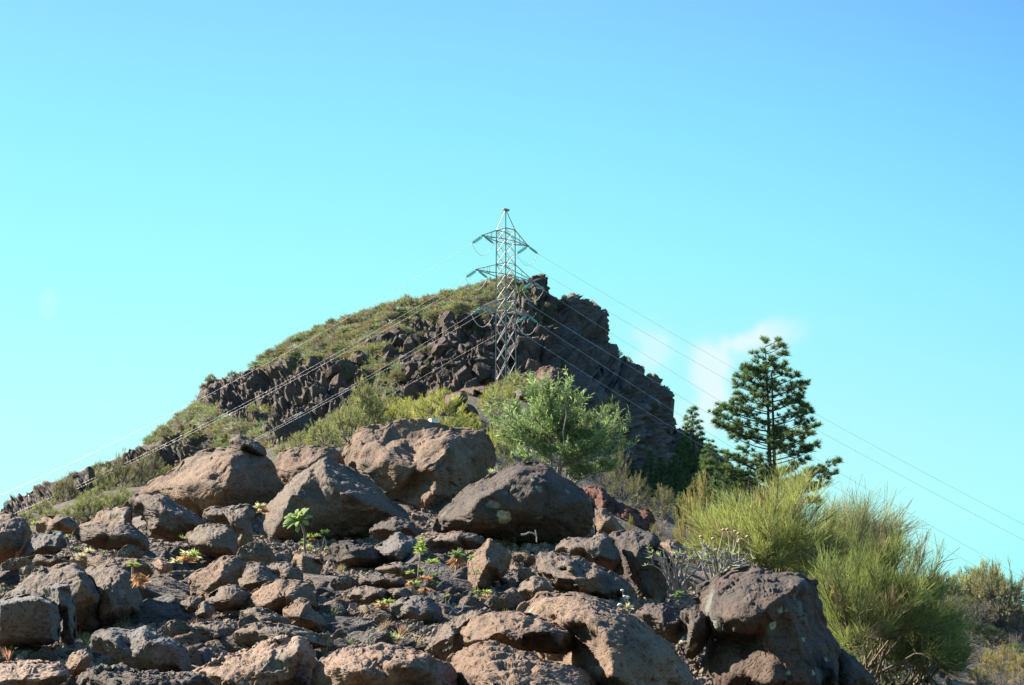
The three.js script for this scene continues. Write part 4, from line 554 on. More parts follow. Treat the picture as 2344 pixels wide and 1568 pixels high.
{ // the leafy bush in front of the cliff
  const b = P(1275, 1120, 15.5), t = tipsOf(b, '1128 925 1120 955 1150 985 1172 925 1160 950 1198 900 1215 885 1240 872 1262 895 1305 872 1290 915 1312 905 1325 950 1350 962 1378 975 1410 962 1398 990 1442 972 1450 1020 1420 1005 1388 1020 1402 1062 1355 1080 1322 1098 1180 1045 1158 1010 1210 1000 1250 975 1300 990 1332 1015 1362 1030 1282 1040 1230 940 1200 955 1190 990 1270 935 1330 1050 1300 1070 1250 1060 1350 1000 1240 1030 1140 965', 1.5, 8);
  const g = bush({ seed: 21, hubs: 12, tips: more(t, 92, .08, 9), stem: .008, wood: [.27, .235, .21], n: 25, from: .12, L: .11, along: .6, up: .6, spread: .6, leaf: { n: 9, L: .055, w: .009 }, A: [.15, .25, .06], B: [.37, .44, .19], rise: .22, foot: .1 });
  const w = new Wood(); w.tube([P(1262, 1095, 15.2), P(1276, 1060, 15), P(1292, 1025, 14.9), P(1288, 990, 14.9), P(1296, 950, 15), P(1290, 900, 15.1)].map((p) => p.sub(b)), .010, .005, [.36, .32, .28], 7); w.tube([P(1205, 1110, 15), P(1202, 1050, 15), P(1206, 1000, 15)].map((p) => p.sub(b)), .012, .007, [.16, .13, .11], 6);
  part(g, 'trunk', w.build(), barkMat); tag(add(g, 'leafy_bush', b), 'tall green leafy bush with pale stems behind the lichen spotted boulder', 'bush');
}
// prototypes of the bushes farther off, one metre high and two across
function domeTips(n, seed, flat = 1) { const r = rng(seed), out = []; for (let i = 0; i < n; i++) { const a = r() * 6.283, u = Math.pow(r(), .7), e = (1 - u * .95) * 1.5, q = (.72 + .28 * r()) * (1 + .22 * noise(Math.cos(a) * 2 + seed, Math.sin(a) * 2, e * 2)); out.push(V(Math.cos(a) * Math.cos(e) * q, Math.max(.1, Math.sin(e) * q * flat), Math.sin(a) * Math.cos(e) * q)); } return out; }
const KIND = {
  yellow: { A: [.56, .53, .12], B: [.4, .42, .12] }, green: { A: [.44, .43, .16], B: [.29, .31, .12] }, olive: { A: [.32, .29, .13], B: [.21, .205, .1] },
  grey: { A: [.3, .265, .215], B: [.18, .16, .13] }, dark: { A: [.085, .115, .05], B: [.05, .07, .035] }, fresh: { A: [.28, .38, .13], B: [.17, .26, .08] }, gold: { A: [.48, .39, .11], B: [.32, .28, .1] },
};
const proto = {}; let ps = 100;
for (const [k, c] of Object.entries(KIND)) proto[k] = [0, 1, 2, 3, 4].map((v) => bush({ ...c, seed: ps += 7, hubs: 12, tips: domeTips(110, ps, v > 2 ? 1.7 : 1), stem: .012, wood: [.2, .165, .12], n: k === 'grey' ? 14 : 24, from: .3, L: .125, w: k === 'grey' ? .012 : .017, along: .8, up: .28, spread: .6, fork: true, foot: .15 }));
const counts = {};
function plant(k, x, y, w, h, d, label, group, onto) {
  const i = counts[k] = (counts[k] ?? -1) + 1, tall = h > .72 * w, o = proto[k][tall ? 3 + i % 2 : i % 3].clone(), hy = tall ? h / 1.7 : h, r = rng(i * 31 + x), p = onto ?? ground(x, y, d * .55, d * 1.7), m = Math.min(-p.z, d * 1.6) / F; let drop = 0; if (!onto && -p.z > d * 1.6) { p.copy(P(x, y, d)); } if (!onto) { drop = clamp(p.y - H(p.x, p.z), 0, .6 * h * m); p.y -= drop; }
  if (onto) { o.scale.set(w * d / F / 2, hy * d / F, w * d / F / 2); } else o.scale.set(w * m / 2, hy * m + drop / (tall ? 1.7 : 1), w * m / 2); o.rotation.y = r() * 6.28; return tag(add(o, 'bush', p), label, 'bush', group);
}
const ORD = ['leftmost', 'second from the left', 'third from the left', 'fourth from the left', 'fifth from the left', 'sixth from the left', 'seventh from the left', 'eighth from the left', 'ninth from the left', 'tenth from the left', 'eleventh from the left', 'twelfth from the left', 'thirteenth from the left', 'rightmost'];
const order = (i, n) => n === 1 ? '' : i === n - 1 ? 'rightmost ' : i ? ORD[i] + ', ' : 'leftmost ';
const GROUPS = {
  s: ['yellow green broom behind the boulders below the hill', 'brooms on the middle slope'], p: ['broom growing around the foot of the pylon', 'brooms at the foot of the pylon'],
  v: ['bush at the left foot of the hill', 'bushes in the hollow at the left foot of the hill'], k: ['grey dry bush above the red earth bank', 'dry bushes above the red earth bank'],
  u: ['green bush right of the red earth bank', 'green bushes right of the red earth bank'], y: ['golden yellow bush left of the bright broom', 'golden bushes left of the bright broom'],
  r: ['bush on the right hillside crest', 'bushes on the right hillside crest'], q: ['grey twiggy bush below the right hillside crest', 'grey bushes on the right hillside'], w: ['yellowish bush in the lower right corner', 'bushes in the lower right corner'],
};
for (const [g, k, s] of [
  ['s', 'green', '690 1045 90 60 56 740 1035 110 75 54 800 1015 130 90 55 855 990 120 90 56 770 1000 90 60 62 860 960 110 60 80 830 945 70 50 84 650 1050 60 45 50 900 940 70 36 95 730 1020 80 50 66'],
  ['s', 'yellow', '905 985 120 62 58 955 975 110 62 58 1010 985 110 56 52 1060 990 90 48 50 930 955 90 46 82 990 945 90 44 86 1010 925 60 44 96 1035 945 60 30 90 1140 1045 60 60 26 965 940 60 30 92 1085 1000 60 40 48'],
  ['p', 'yellow', '1128 955 76 82 78 1165 955 60 78 80 1110 945 50 50 82'], ['p', 'green', '1150 899 60 32 136 1122 897 44 26 140 1184 895 56 30 138 1205 905 50 26 130'],
  ['v', 'green', '60 1200 60 34 70 115 1200 70 36 76 95 1178 60 34 96 140 1208 60 30 66 165 1195 80 46 100 205 1190 90 60 98 255 1185 100 66 94 300 1175 70 50 100 215 1150 60 36 122 235 1120 40 36 140 190 1165 50 40 118 285 1150 50 40 120'], ['v', 'olive', '275 1100 46 44 150 150 1145 50 36 140 320 1095 44 36 140 350 1075 40 34 150'],
  ['k', 'grey', '1385 1125 60 44 37 1425 1145 66 54 37 1465 1165 60 50 37 1370 1095 50 50 46 1400 1100 50 60 50 1495 1180 40 40 36'],
  ['u', 'olive', '1405 1125 56 70 46 1420 1090 40 50 50 1460 1175 84 92 43 1515 1190 76 80 42 1530 1175 50 60 44'],
  ['y', 'gold', '1575 1250 56 80 22 1610 1215 60 84 24 1560 1285 56 60 20 1600 1300 76 70 18 1645 1290 70 80 18 1630 1240 60 60 22 1443 1213 16 22 13.4 1500 1235 40 40 20 1520 1270 40 36 19'], ['y', 'grey', '1505 1245 60 50 19 1545 1260 60 46 19'],
  ['r', 'olive', '2205 1370 90 60 39 2290 1395 110 66 38 2140 1362 80 50 38'], ['r', 'green', '2165 1372 90 62 38 2245 1378 96 60 39 2265 1375 80 50 40'], ['r', 'dark', '2325 1432 70 50 39 2225 1470 90 56 27 2270 1480 80 50 27 2335 1450 40 50 38'], ['r', 'yellow', '2222 1400 60 30 35 2285 1405 36 24 35'],
  ['q', 'grey', '2190 1425 110 56 34 2240 1425 90 50 34 2290 1435 100 60 33 2330 1465 70 66 33 2180 1400 70 40 36 2320 1490 60 40 30 2205 1505 80 50 20 2245 1525 80 50 18 2170 1535 60 40 13'], ['q', 'fresh', '2180 1400 70 26 33 2300 1412 70 30 33 2325 1510 44 40 22'],
  ['w', 'gold', '2265 1560 90 70 18 2300 1550 90 80 18.5 2340 1570 80 70 17 2240 1575 60 50 17'], ['w', 'grey', '2290 1585 90 50 16 2250 1590 60 40 15'],
]) { const t = { yellow: 'bright yellow ', green: 'green ', olive: 'olive green ', grey: 'grey dry ', dark: 'dark ', fresh: 'pale green ', gold: 'golden ' }[k], n = GROUPS[g]; const rows = pairs(s, 5).sort((a, b) => a[0] - b[0]), own = n[0].replace(/^(yellow green|golden yellow|grey dry|grey twiggy|yellowish|green) /, '');
  rows.forEach(([x, y, w, h, d], i) => plant(k, x, y, w, h, d, order(i, rows.length) + t + own, n[1] + ', ' + t.trim())); }
{ // scrub on the hill
  const r = rng(77), kinds = ['green', 'green', 'olive', 'olive', 'fresh', 'grey'], put = (x, y, s, k) => { const h = hillGrid.seen(x, y), d = 3606 / 190; plant(k, x, y, s * d * 1.5, s * d, 190, 'low green scrub bush dotted over the sunlit hillside', 'scrub bushes on the hill', h.p.addScaledVector(h.n, -.15)); };
  let n = 0;
  for (const [a, b, c, d, k] of SCRUB) for (let i = 0; i < 13 * k; i++) { const q = r() * 6.28, m = Math.sqrt(r()) * 1.15, x = a + c * m * Math.cos(q), y = b + d * m * Math.sin(q); if (y < along(SKYLINE, x) + 2 || y > along(FOOT, x) || n > 205) continue; put(x, y, .65 + 1.15 * Math.pow(r(), 1.5), kinds[Math.floor(r() * 6)]); n++; }
  for (let i = 0; i < 64; i++) { const x = 300 + 880 * Math.pow((i + r()) / 64, .8); put(x, along(SKYLINE, x) + 3, .5 + .85 * r() * (x > 650 ? 1.2 : .8), kinds[Math.floor(r() * 4)]); }
  for (const [x, s] of pairs('20 1 35 .7 1232 .9 1418 1 1436 .8 1452 .6 1470 .7 1490 .8 1512 .9 1405 .9 1290 .6', 2)) put(x, along(SKYLINE, x) + 4, s, 'olive');
  // the lower cover between the bushes
  const f = new Leaves(5); for (let i = 0; i < 80; i++) { const v = any(f.r).setY(f.r()).normalize(); f.blade(v.clone().multiplyScalar(.2 + .25 * f.r()), v.clone().addScaledVector(any(f.r), .6), .16 + .16 * f.r(), .06, [1, 1, 1].map((v) => v * (.7 + .5 * f.r()))); }
  const N = 7500, im = new THREE.InstancedMesh(f.build(), twigMat, N), M = new THREE.Matrix4(), Q = new THREE.Quaternion(), c = new THREE.Color(); let k = 0;
  while (k < N) { const x = -40 + 1620 * r(), ys = along(SKYLINE, x), y = mix(ys + 1, along(FOOT, x), r()), s = blob(SCRUB, x, y) * .9 + .05; if (x > 1290 && r() > .12 || r() > s * .9 || r() < 1.6 * blob(ROCKY, x, y)) continue; const h = hillGrid.seen(x, y), q = .6 + 1.1 * r(); M.compose(h.p.addScaledVector(h.n, -.06), Q.setFromAxisAngle(V(0, 1, 0), r() * 6.28), V(q * 1.3, q, q * 1.3)); im.setMatrixAt(k, M); const t = r(); t < .06 ? c.setRGB(.5, .56, .38) : t < .12 ? c.setRGB(.25, .14, .06) : t < .3 ? c.setRGB(.24, .21, .16) : c.setRGB(mix(.19, .36, r()), mix(.23, .36, r()), .12); im.setColorAt(k++, c); }
  add(kind(im, 'stuff'), 'ground_cover'); im.userData.label = 'low tufts of herbs and dry grass covering the hillside'; im.userData.category = 'ground cover';
}
// ---------- pines ----------
function tuft(f, p, d, L, w, n, A, B) { for (let i = 0; i < n; i++) f.blade(p, d.clone().multiplyScalar(.8).addScaledVector(any(f.r), .85), L * (.6 + .6 * f.r()), w, vary(A, B, f.r, .4), .1, .3); }
function pine(o) {   // o.limbs: [start, tip] pairs, relative to the base
  const g = new THREE.Group(), f = new Leaves(o.seed), r = rng(o.seed + 3), bark = [.085, .058, .046];
  const t = new Wood(); for (const s of o.trunks) t.tube(s.pts, s.r0, s.r1, bark, 8); part(g, 'trunk', t.build(), barkMat);
  for (const [a, b] of o.limbs) {
    const L = a.distanceTo(b), c = a.clone().lerp(b, .55).add(V(0, -.10 * L, 0)), w = new Wood(), pts = []; for (let k = 0; k <= 6; k++) pts.push(bez(a, c, b, k / 6)); w.tube(pts, o.limbR * (.4 + .12 * L), o.limbR * .25, bark, 5);
    const n = Math.max(3, Math.round(L * o.dens));
    for (let k = 0; k < n; k++) {
      const q = k === 0 ? 1 : mix(L < 1.2 ? .25 : .38, 1, Math.pow(r(), .75)), p = bez(a, c, b, q), tan = bez(a, c, b, Math.min(1, q + .05)).sub(bez(a, c, b, q - .05)).normalize(), side = any(r).setY((r() - .2) * .7).multiplyScalar(k ? o.spur * (1.15 - .7 * q) * Math.min(1, L / 2 + .3) : 0), e = p.clone().add(side);
      if (k) w.tube([p, e], o.limbR * .22, o.limbR * .12, bark, 3);
      tuft(f, e, any(r).multiplyScalar(.25).add(tan.multiplyScalar(.45)).addScaledVector(side, .25).add(V(0, .75, 0)), o.L * (.65 + .7 * r()), o.w, Math.round(o.needles * (.6 + .8 * r())), o.A, o.B);
    }
    part(g, 'limb', w.build(), barkMat);
  }
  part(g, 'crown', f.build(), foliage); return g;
}
const DARKN = [.04, .085, .038], LITN = [.19, .26, .075];
{ // the tall pine against the sky
  const D = 110, b = P(1765, 1325, D), q = (x, y, z = 0) => P(...at('p', x, y), D + z).sub(b), r = rng(3);
  const axis = (y) => 868 + (y - 260) * (y < 500 ? .075 : .03) + (y < 500 ? 0 : 11);
  const line = (x0, k, top) => { const a = [V(0, 0, 0).add(q(x0, 1500).setY(0))]; for (let y = 1480; y >= top; y -= 90) a.push(q(axis(y) + k, y)); return a; };
  const limbs = [];
  for (const [x, y] of pairs('862 240 805 350 792 415 725 440 700 470 668 520 655 585 662 660 630 715 510 735 478 800 492 870 560 900 600 930 640 985 560 1105 620 1130 425 1175 430 1245 492 1345 610 1300 540 760 700 720 740 540 760 620 720 800 700 900 760 1000 690 1080 700 1180 720 1260 560 1220 960 250 985 300 1005 360 1022 430 1052 480 1112 520 1182 572 1172 620 1150 690 1195 745 1212 790 1192 860 1258 900 1232 960 1272 1040 1212 1090 1180 1150 1412 1170 1402 1260 1300 1225 1335 1350 1285 1480 1060 620 1080 720 1090 830 1110 950 1080 1060 1100 1200 1040 1250 1120 1300 1230 1290')) { const ax = axis(y), dx = Math.abs(x - ax), y0 = Math.min(1440, y + 15 + dx * (y > 1100 ? .42 : .3)); limbs.push([q(axis(y0), y0), q(x, y, (r() - .5) * (.9 + dx * .011))]); }
  for (let i = 0; i < 30; i++) { const y = 400 + 950 * r(), ax = axis(y), z = (r() < .5 ? -1 : 1) * (.8 + 2.4 * r() * (y - 200) / 1000), dx = (r() - .5) * 200; limbs.push([q(ax, y + 90), q(ax + dx, y, z)]); }
  const g = pine({ seed: 31, trunks: [{ pts: line(905, 0, 260), r0: .2, r1: .03 }, { pts: line(950, 36, 480).concat([]), r0: .16, r1: .05 }], limbs, limbR: .07, dens: 5.6, spur: .8, L: .36, w: .028, needles: 58, A: DARKN, B: LITN });
  tag(add(g, 'pine_tree', b), 'tall pine with a ragged crown standing alone against the sky', 'tree');
}
function autoPine(H0, R, seed, dens, needles, L) {
  const r = rng(seed), limbs = []; for (let i = 0; i < 46; i++) { const t = .16 + .82 * (i + r()) / 46, a = i * 2.4 + r(), len = R * Math.pow(1 - t, .75) * (.6 + .5 * r()) + .25; limbs.push([V(0, H0 * t - .22 * len, 0), V(Math.cos(a) * len, H0 * t + .12 * len, Math.sin(a) * len)]); } limbs.push([V(0, H0 * .9, 0), V(.05, H0, 0)]);
  return pine({ seed, trunks: [{ pts: [0, .25, .5, .75, 1].map((t) => V(.12 * Math.sin(t * 5 + seed), H0 * t, .1 * Math.sin(t * 4))), r0: H0 * .018, r1: .03 }], limbs, limbR: .06, dens, spur: .7, L, w: .045, needles, A: DARKN, B: LITN });
}
const treeAt = (g, name, x, yTop, yBase, d, h, label, group, turn = 0) => { const b = P(x, yBase, d), top = rise(b, yTop), s = top / h; g.scale.setScalar(s); g.rotation.y = turn; return tag(add(g, name, b), label, 'tree', group); };
const rise = (b, y) => { const t = (CY - y) / F; return 1.6 - b.z * (FW.y + t * UPV.y) / -(FW.z + t * UPV.z) - b.y; };   // how high above B the line upward from it is seen at height y
const small = autoPine(9, 2.2, 61, 5.2, 36, .42), wide = autoPine(9, 3.0, 67, 4.4, 36, .45);
treeAt(small.clone(), 'pine_tree', 1588, 936, 1130, 172, 9, 'slim pine with a pointed top just right of the cliff edge', null, 1);
treeAt(wide.clone(), 'pine_tree', 1626, 1010, 1150, 150, 9, 'short sunlit pine between the cliff edge and the tall pine', null, 2);
for (const [i, [x, t, b, d]] of pairs('1566 1006 1170 186 1545 1045 1200 180 1515 1050 1190 190 1490 1035 1180 196 1470 1080 1200 186 1530 1095 1215 172 1575 1085 1220 168 1605 1100 1230 160 1450 1065 1180 196 1560 1130 1240 150 1500 1110 1215 170 1640 1095 1230 140 1590 1050 1190 176 1620 1120 1250 136', 4).sort((a, b) => a[0] - b[0]).entries()) treeAt(i ? [small, wide][i % 2].clone() : wide.clone(), 'pine_tree', x, t, b, d, 9, order(i, 14) + 'dark pine of the shaded group below the cliff', 'shaded pines below the cliff', i * 1.3);
treeAt(wide.clone(), 'pine_tree', 254, 1132, 1192, 100, 9, 'young pine in the hollow at the left foot of the hill', null, .4);

// ---------- the pylon ----------
function bar(a, b, w, mat, parent, name, h = w) { const d = b.clone().sub(a), g = new THREE.BoxGeometry(w, h, d.length()), m = part(parent, name, g, mat); m.position.copy(a).add(b).multiplyScalar(.5); m.quaternion.setFromUnitVectors(V(0, 0, 1), d.normalize()); return m; }
const PD = 150, base = P(1157, 868, PD), hgt = (y) => rise(base, y), S2 = Math.SQRT1_2;
const pylon = new THREE.Group(); const TIPS = {};
{
  const half = (h) => mix(.98, .90, clamp(h / hgt(526))), corner = (i, h) => { const r = half(h); return [V(-r, h, 0), V(0, h, r), V(r, h, 0), V(0, h, -r)][i]; };
  const top = hgt(526.6), peak = V(0, hgt(480), 0), lv = [hgt(868) - .3, hgt(829), hgt(790), hgt(751), hgt(712.6), hgt(687), hgt(660), hgt(632.5), hgt(605.5), hgt(579), hgt(552.4), top];
  for (let i = 0; i < 4; i++) bar(corner(i, -2.2), corner(i, top), .095, steel, pylon, 'leg');
  for (let k = 0; k < lv.length - 1; k++) for (let i = 0; i < 4; i++) { const j = (i + 1) % 4, A = lv[k], B = lv[k + 1]; bar(corner(i, A), corner(j, B), .031, steel, pylon, 'brace'); bar(corner(j, A).multiplyScalar(.985).setY(A), corner(i, B).multiplyScalar(.985).setY(B), .028, steel, pylon, 'brace'); if ([4, 5, 7, 8, 10].includes(k)) bar(corner(i, A), corner(j, A), .055, steel, pylon, 'cross_beam'); }
  for (let i = 0; i < 4; i++) { bar(corner(i, top), corner((i + 1) % 4, top), .07, steel, pylon, 'cross_beam'); bar(corner(i, top), peak, .06, steel, pylon, 'peak_strut'); }
  bar(V(0, top, .1), peak, .09, steel, pylon, 'peak_strut'); part(pylon, 'peak_cap', new THREE.BoxGeometry(.75, .16, .3).rotateY(.8), steel).position.copy(peak);
  for (const [n, y, yt, len] of [['top', 552.4, 526.6, 3.04], ['mid', 632.5, 605.5, 3.82], ['low', 712.6, 687, 3.02]]) for (const s of [1, -1]) {
    const tip = V(-S2 * len * s, hgt(y) + .04, S2 * len * s), [i, j] = s > 0 ? [0, 1] : [2, 3], H1 = hgt(y), H2 = hgt(yt); TIPS[n + (s > 0 ? 'L' : 'R')] = tip;
    const arm = new THREE.Group(); arm.name = 'crossarm'; pylon.add(arm);
    for (const c of [i, j]) { bar(corner(c, H1), tip, .065, steel, arm, 'lower_chord'); bar(corner(c, H2), tip.clone().add(V(0, .07, 0)), .065, steel, arm, 'upper_chord'); for (const f of [.35, .65]) bar(corner(c, H1).lerp(tip, f), corner(c, H2).lerp(tip, f), .035, steel, arm, 'strut'); }
    bar(corner(i, H1).lerp(tip, .35), corner(j, H1).lerp(tip, .65), .035, steel, arm, 'strut'); bar(corner(j, H1).lerp(tip, .35), corner(i, H1).lerp(tip, .65), .035, steel, arm, 'strut'); part(arm, 'tip_plate', new THREE.BoxGeometry(.3, .12, .3), steel).position.copy(tip);
  }
}
// insulators, loops and wires
const disc = new THREE.LatheGeometry([[.02, 0], [.02, .03], [.13, .05], [.12, .08], [.03, .1], [.02, .14]].map(([x, y]) => new THREE.Vector2(x, y)), 10);
const WIRES = [];
for (const [n, lx, ly, ld, rx, ry, rd] of [['topL', -80, 1168, 168, 2420, 1276, 132], ['midL', -80, 1222, 165, 2420, 1398, 130], ['lowL', -80, 1318, 160, 2420, 1490, 128], ['topR', -80, 1232, 175, 2420, 1240, 138], ['midR', -80, 1326, 172, 2420, 1366, 136], ['lowR', -80, 1372, 168, 2420, 1462, 134]]) {
  const tip = TIPS[n], ends = [];
  for (const [x, y, d] of [[lx, ly, ld], [rx, ry, rd]]) {
    const far = P(x, y, d).sub(base), dir = far.clone().sub(tip).normalize().add(V(0, -.16, 0)).normalize(), side = V(dir.z, 0, -dir.x).normalize(), a = tip.clone().addScaledVector(dir, .22), e = tip.clone().addScaledVector(dir, 1.35);
    bar(tip, a, .05, steel, pylon, 'link');
    for (const k of [-.17, .17]) { const st = new THREE.Group(); st.name = 'insulator'; pylon.add(st); for (let q = 0; q < 6; q++) { const m = part(st, 'glass_disc', disc, n.endsWith('L') ? teal : teal); m.position.copy(a).addScaledVector(dir, .06 + q * .145).addScaledVector(side, k); m.quaternion.setFromUnitVectors(V(0, 1, 0), dir); } }
    bar(a.clone().addScaledVector(side, -.2), a.clone().addScaledVector(side, .2), .05, steel, pylon, 'yoke'); bar(e.clone().addScaledVector(dir, -.18).addScaledVector(side, -.2), e.clone().addScaledVector(dir, -.18).addScaledVector(side, .2), .05, steel, pylon, 'yoke'); bar(e.clone().addScaledVector(dir, -.18), e, .06, steel, pylon, 'link'); ends.push(e);
    const A = e.clone().add(base), B = far.clone().add(base), pts = []; for (let k = 0; k <= 40; k++) { const t = k / 40; pts.push(A.clone().lerp(B, t).add(V(0, -(x < 0 ? 2.6 : 1.2) * 4 * t * (1 - t) * .5, 0))); }
    WIRES.push([n, x < 0, pts]);
  }
  const sag = V(0, -1.9, 0), pts = []; for (let k = 0; k <= 16; k++) { const t = k / 16; pts.push(ends[0].clone().lerp(ends[1], t).addScaledVector(sag, 4 * t * (1 - t) * .62)); }
  part(pylon, 'jumper_cable', new THREE.TubeGeometry(new THREE.CatmullRomCurve3(pts), 24, .022, 5), wireMat);
}
tag(add(pylon, 'pylon', base), 'grey steel lattice electricity pylon with three pairs of crossarms in front of the hill', 'pylon');
const WL = { topL: 'nearer arm of the top crossarm', midL: 'nearer arm of the middle crossarm', lowL: 'nearer arm of the lowest crossarm', topR: 'farther arm of the top crossarm', midR: 'farther arm of the middle crossarm', lowR: 'farther arm of the lowest crossarm' };
for (const [n, left, pts] of WIRES) { const o = pts[0].clone(); tag(add(new THREE.Mesh(new THREE.TubeGeometry(new THREE.CatmullRomCurve3(pts.map((p) => p.sub(o))), 60, .010, 5), wireMat), 'power_line', o), 'power line running ' + (left ? 'left' : 'right') + ' from the ' + WL[n], 'power line'); }

// ---------- small things ----------
{ const b = P(991.5, 971, 32), m = new THREE.Mesh(new THREE.BoxGeometry(.165, .16, .2), new THREE.MeshStandardMaterial({ name: 'white_paint', color: new THREE.Color(.72, .70, .67), roughness: .8 })); m.rotation.y = .55; m.scale.set(1, 1, 1);
  const g = new THREE.Group(); const bl = part(g, 'block', new THREE.BoxGeometry(.165, .42, .15), m.material); bl.position.y = -.12; const cap = part(g, 'cap', new THREE.BoxGeometry(.17, .025, .155), m.material); cap.position.y = .1; g.rotation.y = .5; tag(add(g, 'marker_block', b), 'small white square block showing above the huge broad boulder', 'marker'); }
CROP.q = [901.5, 1191.5, .14]; CROP.n = [627.1, 1128.8, .12];
const GREEN = [[.26, .38, .07], [.46, .50, .14]], DRY = [[.58, .36, .18], [.42, .2, .08]], PALE = [[.66, .56, .36], [.52, .52, .24]], DEEP = [[.09, .18, .05], [.19, .28, .08]];
const HUE = { g: GREEN, b: DRY, p: PALE, d: DEEP };
function spiky(name, category, label, k, d, heads, stems = '', o = {}) {   // heads: [x, y, radius, hue, droop]
  const hs = heads.split(';').map((h) => h.trim().split(/\s+/)), px = CROP[k][2] * d / F, g = new THREE.Group(), root = P(...at(k, ...(o.root ?? [Number(hs[0][0]), Number(hs[0][1]) + Number(hs[0][2]) * .6])), d), r = rng(label.length * 97 + hs.length);
  for (const [x, y, R, hue, droop] of hs) {
    const f = new Leaves(Math.round(+x + +y)), c = P(...at(k, +x, +y), d + (r() - .5) * .05).sub(root), L = R * px * 1.3, dr = droop === 'v';
    for (let i = 0; i < (o.n ?? 42); i++) { const v = any(r); v.y = dr ? -.2 - .8 * r() : .1 + .9 * r(); f.blade(c, v, L * (.6 + .5 * r()), L * (o.w ?? .14), vary(...HUE[hue], r, .3), dr ? .1 : .25, .15, .55); }
    part(g, hue === 'b' || dr ? 'dead_leaves' : 'leaf_rosette', f.build(), foliage);
  }
  for (const s of stems ? stems.split(';') : []) { const w = new Wood(), pts = pairs(s).map(([x, y]) => P(...at(k, x, y), d).sub(root)), cv = new THREE.CatmullRomCurve3(pts).getPoints(8); w.tube(cv, (o.stem ?? 9) * px, (o.stem ?? 9) * px * .7, o.wood ?? [.3, .25, .2], 5); part(g, 'stem', w.build(), barkMat); }
  for (const [x, y, R] of o.flowers ? pairs(o.flowers, 3) : []) { const m = part(g, 'flower_head', new THREE.SphereGeometry(R * px, 8, 6).scale(1, .6, 1), new THREE.MeshStandardMaterial({ name: 'dry_flower', color: new THREE.Color(...(o.flower ?? [.5, .32, .15])), roughness: .9 })); m.position.copy(P(...at(k, x, y), d - .01).sub(root)); }
  return tag(add(g, name, root), label, category);
}
spiky('spiky_plant', 'plant', 'tall spiky green plant topped with orange brown flower heads', 'q', 7.6, '435 520 130 g;445 450 120 g;448 380 95 g;450 310 70 g;620 690 135 g;260 860 90 g;330 1060 130 g;670 920 100 d;680 1040 80 d;460 840 60 g;280 1000 90 b v;450 960 100 b;560 980 110 b;500 1090 130 b v;600 1130 100 b v;350 1140 80 p v', '390 940 400 800 430 560 440 440 450 300;530 900 560 840 600 760', { root: [450, 1180], stem: 13, wood: [.42, .38, .28], flowers: '480 225 32 550 220 34 605 240 28 520 265 30 570 270 26 460 285 26' });
spiky('spiky_plant', 'plant', 'dark green rosette over a skirt of hanging brown leaves, in shade', 'q', 8.4, '1035 560 130 d;1030 600 110 d;1030 610 150 b v;1030 620 170 b v', '', { root: [1030, 800] });
spiky('spiky_plant', 'plant', 'thin stemmed plant in front of the pale pointed rock', 'q', 7.5, '1260 610 70 g;1365 830 60 g;1350 1170 80 g;1380 1250 110 p;1500 1180 90 g;1490 1260 100 b;1220 1320 90 g;1230 1420 80 b', '1310 1190 1325 1000 1345 850;1320 870 1280 760 1258 630;1370 1190 1360 1000 1345 960', { root: [1370, 1400], stem: 7, wood: [.32, .27, .2] });
spiky('spiky_plant', 'plant', 'little spiky plant beside the bare twigs', 'q', 7, '850 1240 65 g;880 1220 40 b', '850 1370 848 1250', { root: [850, 1390], n: 18 });
spiky('spiky_plant', 'plant', 'cluster of thin leafed shoots under the pale green succulent', 'n', 8.62, '600 960 100 g;620 1080 120 p;560 1060 90 g;680 830 90 g;720 890 70 b;820 820 75 g;970 760 95 d;640 1030 110 p;700 1110 90 p;1000 1040 45 g;990 1100 65 b v;560 900 60 g', '840 1200 900 1110 930 980 960 830;890 1080 850 980 828 880;990 1010 985 930 970 850;600 1120 580 1000 620 870', { root: [700, 1180], stem: 8 });
spiky('dry_tuft', 'plant', 'dry tuft beside the dark slab with a lit ridge', 'b', 6.95, '820 1110 48 p;815 1130 55 b;850 1100 40 g;840 1150 40 b v', '', { root: [825, 1165] });
spiky('dry_tuft', 'plant', 'dry grass tuft with green tips among the left stones', 'a', 7.5, '1080 835 60 p;1070 860 60 b;1010 870 45 p;1110 830 45 g', '', { root: [1080, 890] });
spiky('dry_tuft', 'plant', 'green topped tuft with orange dead leaves beside the lit crowned rock', 'a', 6.1, '758 885 42 g;785 925 48 b v;790 960 50 b v;820 980 50 b', '760 950 758 890', { root: [785, 1000] });
spiky('dry_tuft', 'plant', 'pale dry tuft between the long tan boulder and the dark pyramid', 'a', 10.5, '1490 555 45 p;1510 580 45 b;1480 580 40 p', '', { root: [1495, 605] });
spiky('dry_tuft', 'plant', 'pair of dry pale tufts on the sunlit slab in the left foreground', 'a', 6.95, '465 835 34 p;510 805 32 p;470 855 30 b', '', { root: [485, 865] });
spiky('spiky_plant', 'plant', 'bare stalk with one small tuft on top, in the left foreground', 'a', 6.3, '375 722 30 g', '470 900 425 850 395 780 375 725', { root: [460, 900], stem: 4.5, wood: [.22, .19, .16], n: 16 });
spiky('spiky_plant', 'plant', 'small dark green tuft under the grey dry shrub', 'c', 7, '1340 1050 34 d;1330 1060 30 d', '', { root: [1340, 1090] });
spiky('spiky_plant', 'plant', 'small white headed plant on the largest smooth boulder', 'c', 5.9, '1040 1130 40 p', '1050 1150 1030 1090 1012 1032;1050 1150 1045 1080 1040 1060', { root: [1050, 1160], stem: 3, flowers: '1012 1026 11 1000 1108 14 1042 1066 14 1025 1060 10 992 1112 10', flower: [.62, .6, .58] });
